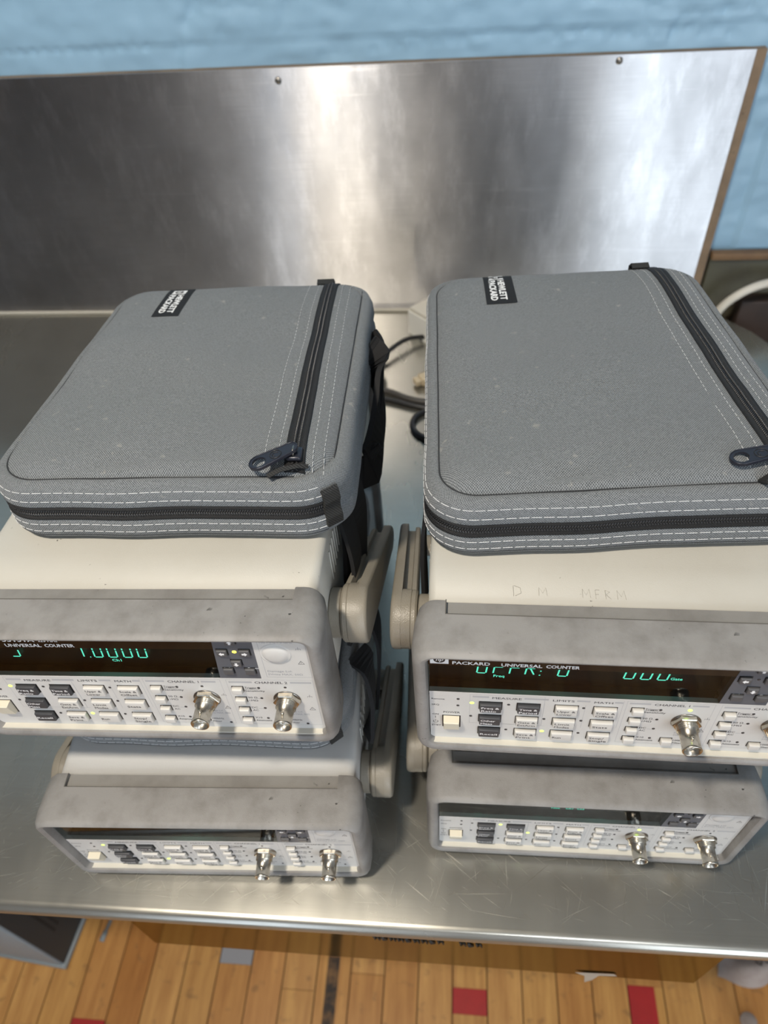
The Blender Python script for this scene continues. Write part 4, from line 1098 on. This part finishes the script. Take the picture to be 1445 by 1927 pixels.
# ---------------------------------------------------------------- straps and tape on the stacks (parts of the pouches)
def S_(k): return Matrix.Scale(mm, 4)
def strap(root, key, segs, name='shoulder_strap', mat='blackcloth', label='black webbing strap'):
    inv = root.matrix_world.inverted() @ PO[key]
    mb = MB()
    for path, side, wd, th in segs: mb.ribbon([tuple(Vector(p)) for p in smoothpath(path, 5)], side, wd, th, MT[mat], inv @ Matrix.Scale(mm, 4))
    return mb.obj(name, root, label=label)
bpy.context.view_layer.update()
strap(bUL[0], 'UL', [([(107, 118, 99), (112, 116, 92), (115, 112, 74), (114, 106, 48), (112, 101, 20), (111, 98, -4), (110, 96, -20)], (.3, 1, .1), 34, 3),
                     ([(107, 104, 100), (113, 98, 84), (117, 90, 58), (113, 82, 38), (111, 74, 12)], (.1, 1, 0), 20, 2.5),
                     ([(113, 235, 122), (122, 232, 112), (125, 212, 96), (124, 190, 80), (120, 172, 70), (114, 172, 76)], (0, .35, 1), 34, 4),
                     ([(115, 262, 120), (124, 250, 108), (127, 222, 88), (124, 190, 70)], (0, .4, 1), 22, 3)])
strap(bUR[0], 'UR', [([(-107, 95, 103), (-108.6, 94, 98), (-109.4, 91, 86), (-109.6, 87, 68), (-109.2, 82, 50), (-109, 78, 41)], (.05, 1, .3), 17, 2.2)])
strap(bLL[0], 'LL', [([(104, 105, 135), (112, 98, 128), (115, 88, 105), (113, 78, 84), (110, 70, 74)], (0, 1, .2), 20, 3),
                     ([(108, 150, 140), (117, 140, 110), (116, 130, 70), (113, 120, 40)], (0, 1, 0), 26, 2.5)])
def tape(key, pts, label):
    mb = MB(); mb.add([tuple(PO[key] @ (Vector(p)*mm)) for p in pts], [list(range(len(pts)))], MT['bluetape']); o = mb.obj('masking_tape')
    md = o.modifiers.new('s', 'SOLIDIFY'); md.thickness = .0003
    tag(o, label, 'tape')
tape('UL', [(104.75, 150, 63), (104.75, 212, 62), (104.9, 236, 42), (104.75, 196, 28), (104.75, 168, 20)], 'scrap of bright blue masking tape on the side of the upper left counter')
tape('LL', [(104.75, 190, 70), (104.75, 225, 76), (104.75, 228, 40), (104.75, 200, 36)], 'scrap of blue masking tape on the side of the lower left counter')

# ---------------------------------------------------------------- things on the worktop behind the stacks
def white_box():
    T = Matrix.Translation((-.0655, .893, TT)) @ Matrix.Rotation(R_(-46), 4, 'Z')
    t = thing('power_adapter', 'white plastic power adapter standing behind the right stack against the splash panel', 'adapter', None, mat=T)
    b = MB(); b.prism([(0, 0), (.10, 0), (.10, .052), (.012, .052), (0, .040)], 0, .036, MT['pwhite'])
    b.prism([(.0015, .0015), (.0985, .0015), (.0985, .0505), (.013, .0505), (.0015, .039)], .036, .041, MT['ivory2']); b.obj('adapter_body', t, 30)
    b = MB(); b.tube(smoothpath([(-.003, .040, .004), (-.005, .044, .020), (-.002, .052, .038), (.02, .058, .046), (.045, .058, .03), (.06, .062, .004)]), .0028, MT['cable']); b.obj('mains_lead', t, label='black mains lead')
MT['ivory2'] = flat('cream_plastic_top', (.66, .63, .55), .45)
white_box()
def cablething(name, pts, r, m, label, cat='cable', n=8):
    b = MB(); b.tube(smoothpath(pts, 8), r, MT[m], n); return tag(b.obj(name), label, cat)
z = TT+.004
cablething('thin_cable', [(-.150, .770, z), (-.118, .797, z), (-.096, .824, z+.006), (-.07, .856, z+.008), (-.043, .871, z+.004), (0, .874, z), (.06, .86, z)], .0031, 'cable', 'thin black cable arching across the worktop in the gap towards the white adapter')
cablething('mains_cable', [(-.15, .775, z), (-.12, .764, z), (-.083, .752, z), (-.06, .739, z), (-.037, .732, z), (.02, .728, z), (.08, .73, z)], .0040, 'cablegrey', 'thick dark grey cable lying straight across the gap between the stacks')
cablething('black_cable', [(-.15, .755, z), (-.11, .744, z), (-.083, .736, z), (-.037, .720, z), (.02, .714, z), (.08, .72, z)], .0034, 'cable', 'black cable lying in front of the thick grey cable in the gap between the stacks')
cablething('looped_cable', [(.03, .722, z), (-.02, .718, z), (-.042, .708, z), (-.050, .694, z), (-.047, .676, z), (-.032, .662, z), (-.005, .655, z), (.05, .66, z)], .0036, 'cable', 'blue-black cable bent in a tight loop showing left of the right stack')
cablething('coiled_lead', [(-.135, .80, z), (-.112, .815, z+.008), (-.098, .800, z+.014), (-.100, .778, z+.012), (-.118, .765, z+.006), (-.14, .775, z)], .0062, 'cablegrey', 'bunched grey lead curled on the worktop behind the upper left pouch')
b_ = MB(); T = Matrix.Translation((-.034, .778, TT+.001)) @ Matrix.Rotation(R_(-60), 4, 'Z')
b_.box(-.008, .008, -.012, .012, 0, .012, MT['ivory'], .002, 2, T); b_.box(-.006, .006, -.020, -.012, .002, .010, MT['ivory'], .001, 2, T)
tag(b_.obj('cable_connector'), 'ivory plastic plug lying on the worktop left of the right stack', 'plug')

# ---------------------------------------------------------------- things on the floor
def floor_cabinet():
    T = Matrix.Translation((-.669, .236, 0)) @ Matrix.Rotation(R_(-5), 4, 'Z')
    t = thing('equipment_case', 'slate blue metal case with a shade-darkened vented side, on the floor at the left', 'case', None, mat=T)
    b = MB(); b.box(-.42, -.003, .0, .46, .014, .42, MT['slate'], .003); b.obj('case_body', t)
    b = MB(); b.box(-.0028, .0, .004, .456, .016, .416, MT['slateshade'])  # vented side coloured dark to hold its shade, body kept paler as lit
    for i in range(10):
        for j in range(22): 
            y = .035+i*.011; z_ = .10+j*.010
            b.box(.0001, .0008, y, y+.005, z_, z_+.003, MT['black'])
    b.obj('vented_side', t, label='shade-darkened blue-green side panel with rows of slots')
    b = MB(); b.box(-.423, .0035, -.0035, .464, .004, .014, MT['slaterim'], .002); b.obj('base_rim', t)
    for x in (-.40, -.02):
        for y in (.02, .44):
            b = MB(); b.lathe([(.010, 0), (.012, .0045)], MT['rubber'], 12, Matrix.Translation((x, y, 0))); b.obj('foot', t)
floor_cabinet()
def rag():
    mb = MB(); nx, ny = 26, 20; vs = []
    for i in range(nx+1):
        for j in range(ny+1):
            u, v = i/nx, j/ny
            x = .462+u*.20+.012*noise.noise(Vector((v*3, 1, 0))); y = .285+v*.16+.02*noise.noise(Vector((u*3, 0, 4)))+.035*max(0, .35-u)
            e = min(u, 1-u, v, 1-v)*6; zz = .002+.020*min(1, e)*(1+1.2*noise.noise(Vector((u*5, v*5, 2))))
            vs.append((x, y, max(.001, zz)))
    fs = [[i*(ny+1)+j, (i+1)*(ny+1)+j, (i+1)*(ny+1)+j+1, i*(ny+1)+j+1] for i in range(nx) for j in range(ny)]
    mb.add(vs, fs, MT['rag'], True); o = mb.obj('crumpled_cloth')
    tag(o, 'crumpled greyish pink cloth on the floor below the right end of the worktop', 'cloth')
    b = MB(); rp = [(.520, .318, .030), (.528, .312, .030), (.532, .324, .032), (.540, .316, .031), (.552, .326, .030), (.554, .340, .030), (.544, .338, .031)]
    b.tube(rp, .0016, MT['mark'], 5); b.obj('cloth_mark', o)
rag()
b_ = MB(); b_.lathe([(.012, 0), (.014, .002), (.013, .005), (.004, .006)], MT['rag'], 24, Matrix.Translation((.497, .236, 0)))
tag(b_.obj('pale_disc'), 'small pale round disc on the floorboards in the lower right corner', 'disc')
b_ = MB(); T = Matrix.Translation((-.616, .296, .004)) @ Matrix.Rotation(R_(80), 4, 'Z') @ Matrix.Rotation(R_(90), 4, 'Y')
b_.lathe([(.0045, -.016), (.0045, .0), (.0028, .001), (.0028, .018), (.001, .022)], MT['slaterim'], 12, T)
tag(b_.obj('loose_bolt'), 'small blue-grey bolt lying on the floorboards beside the slate equipment case', 'bolt')
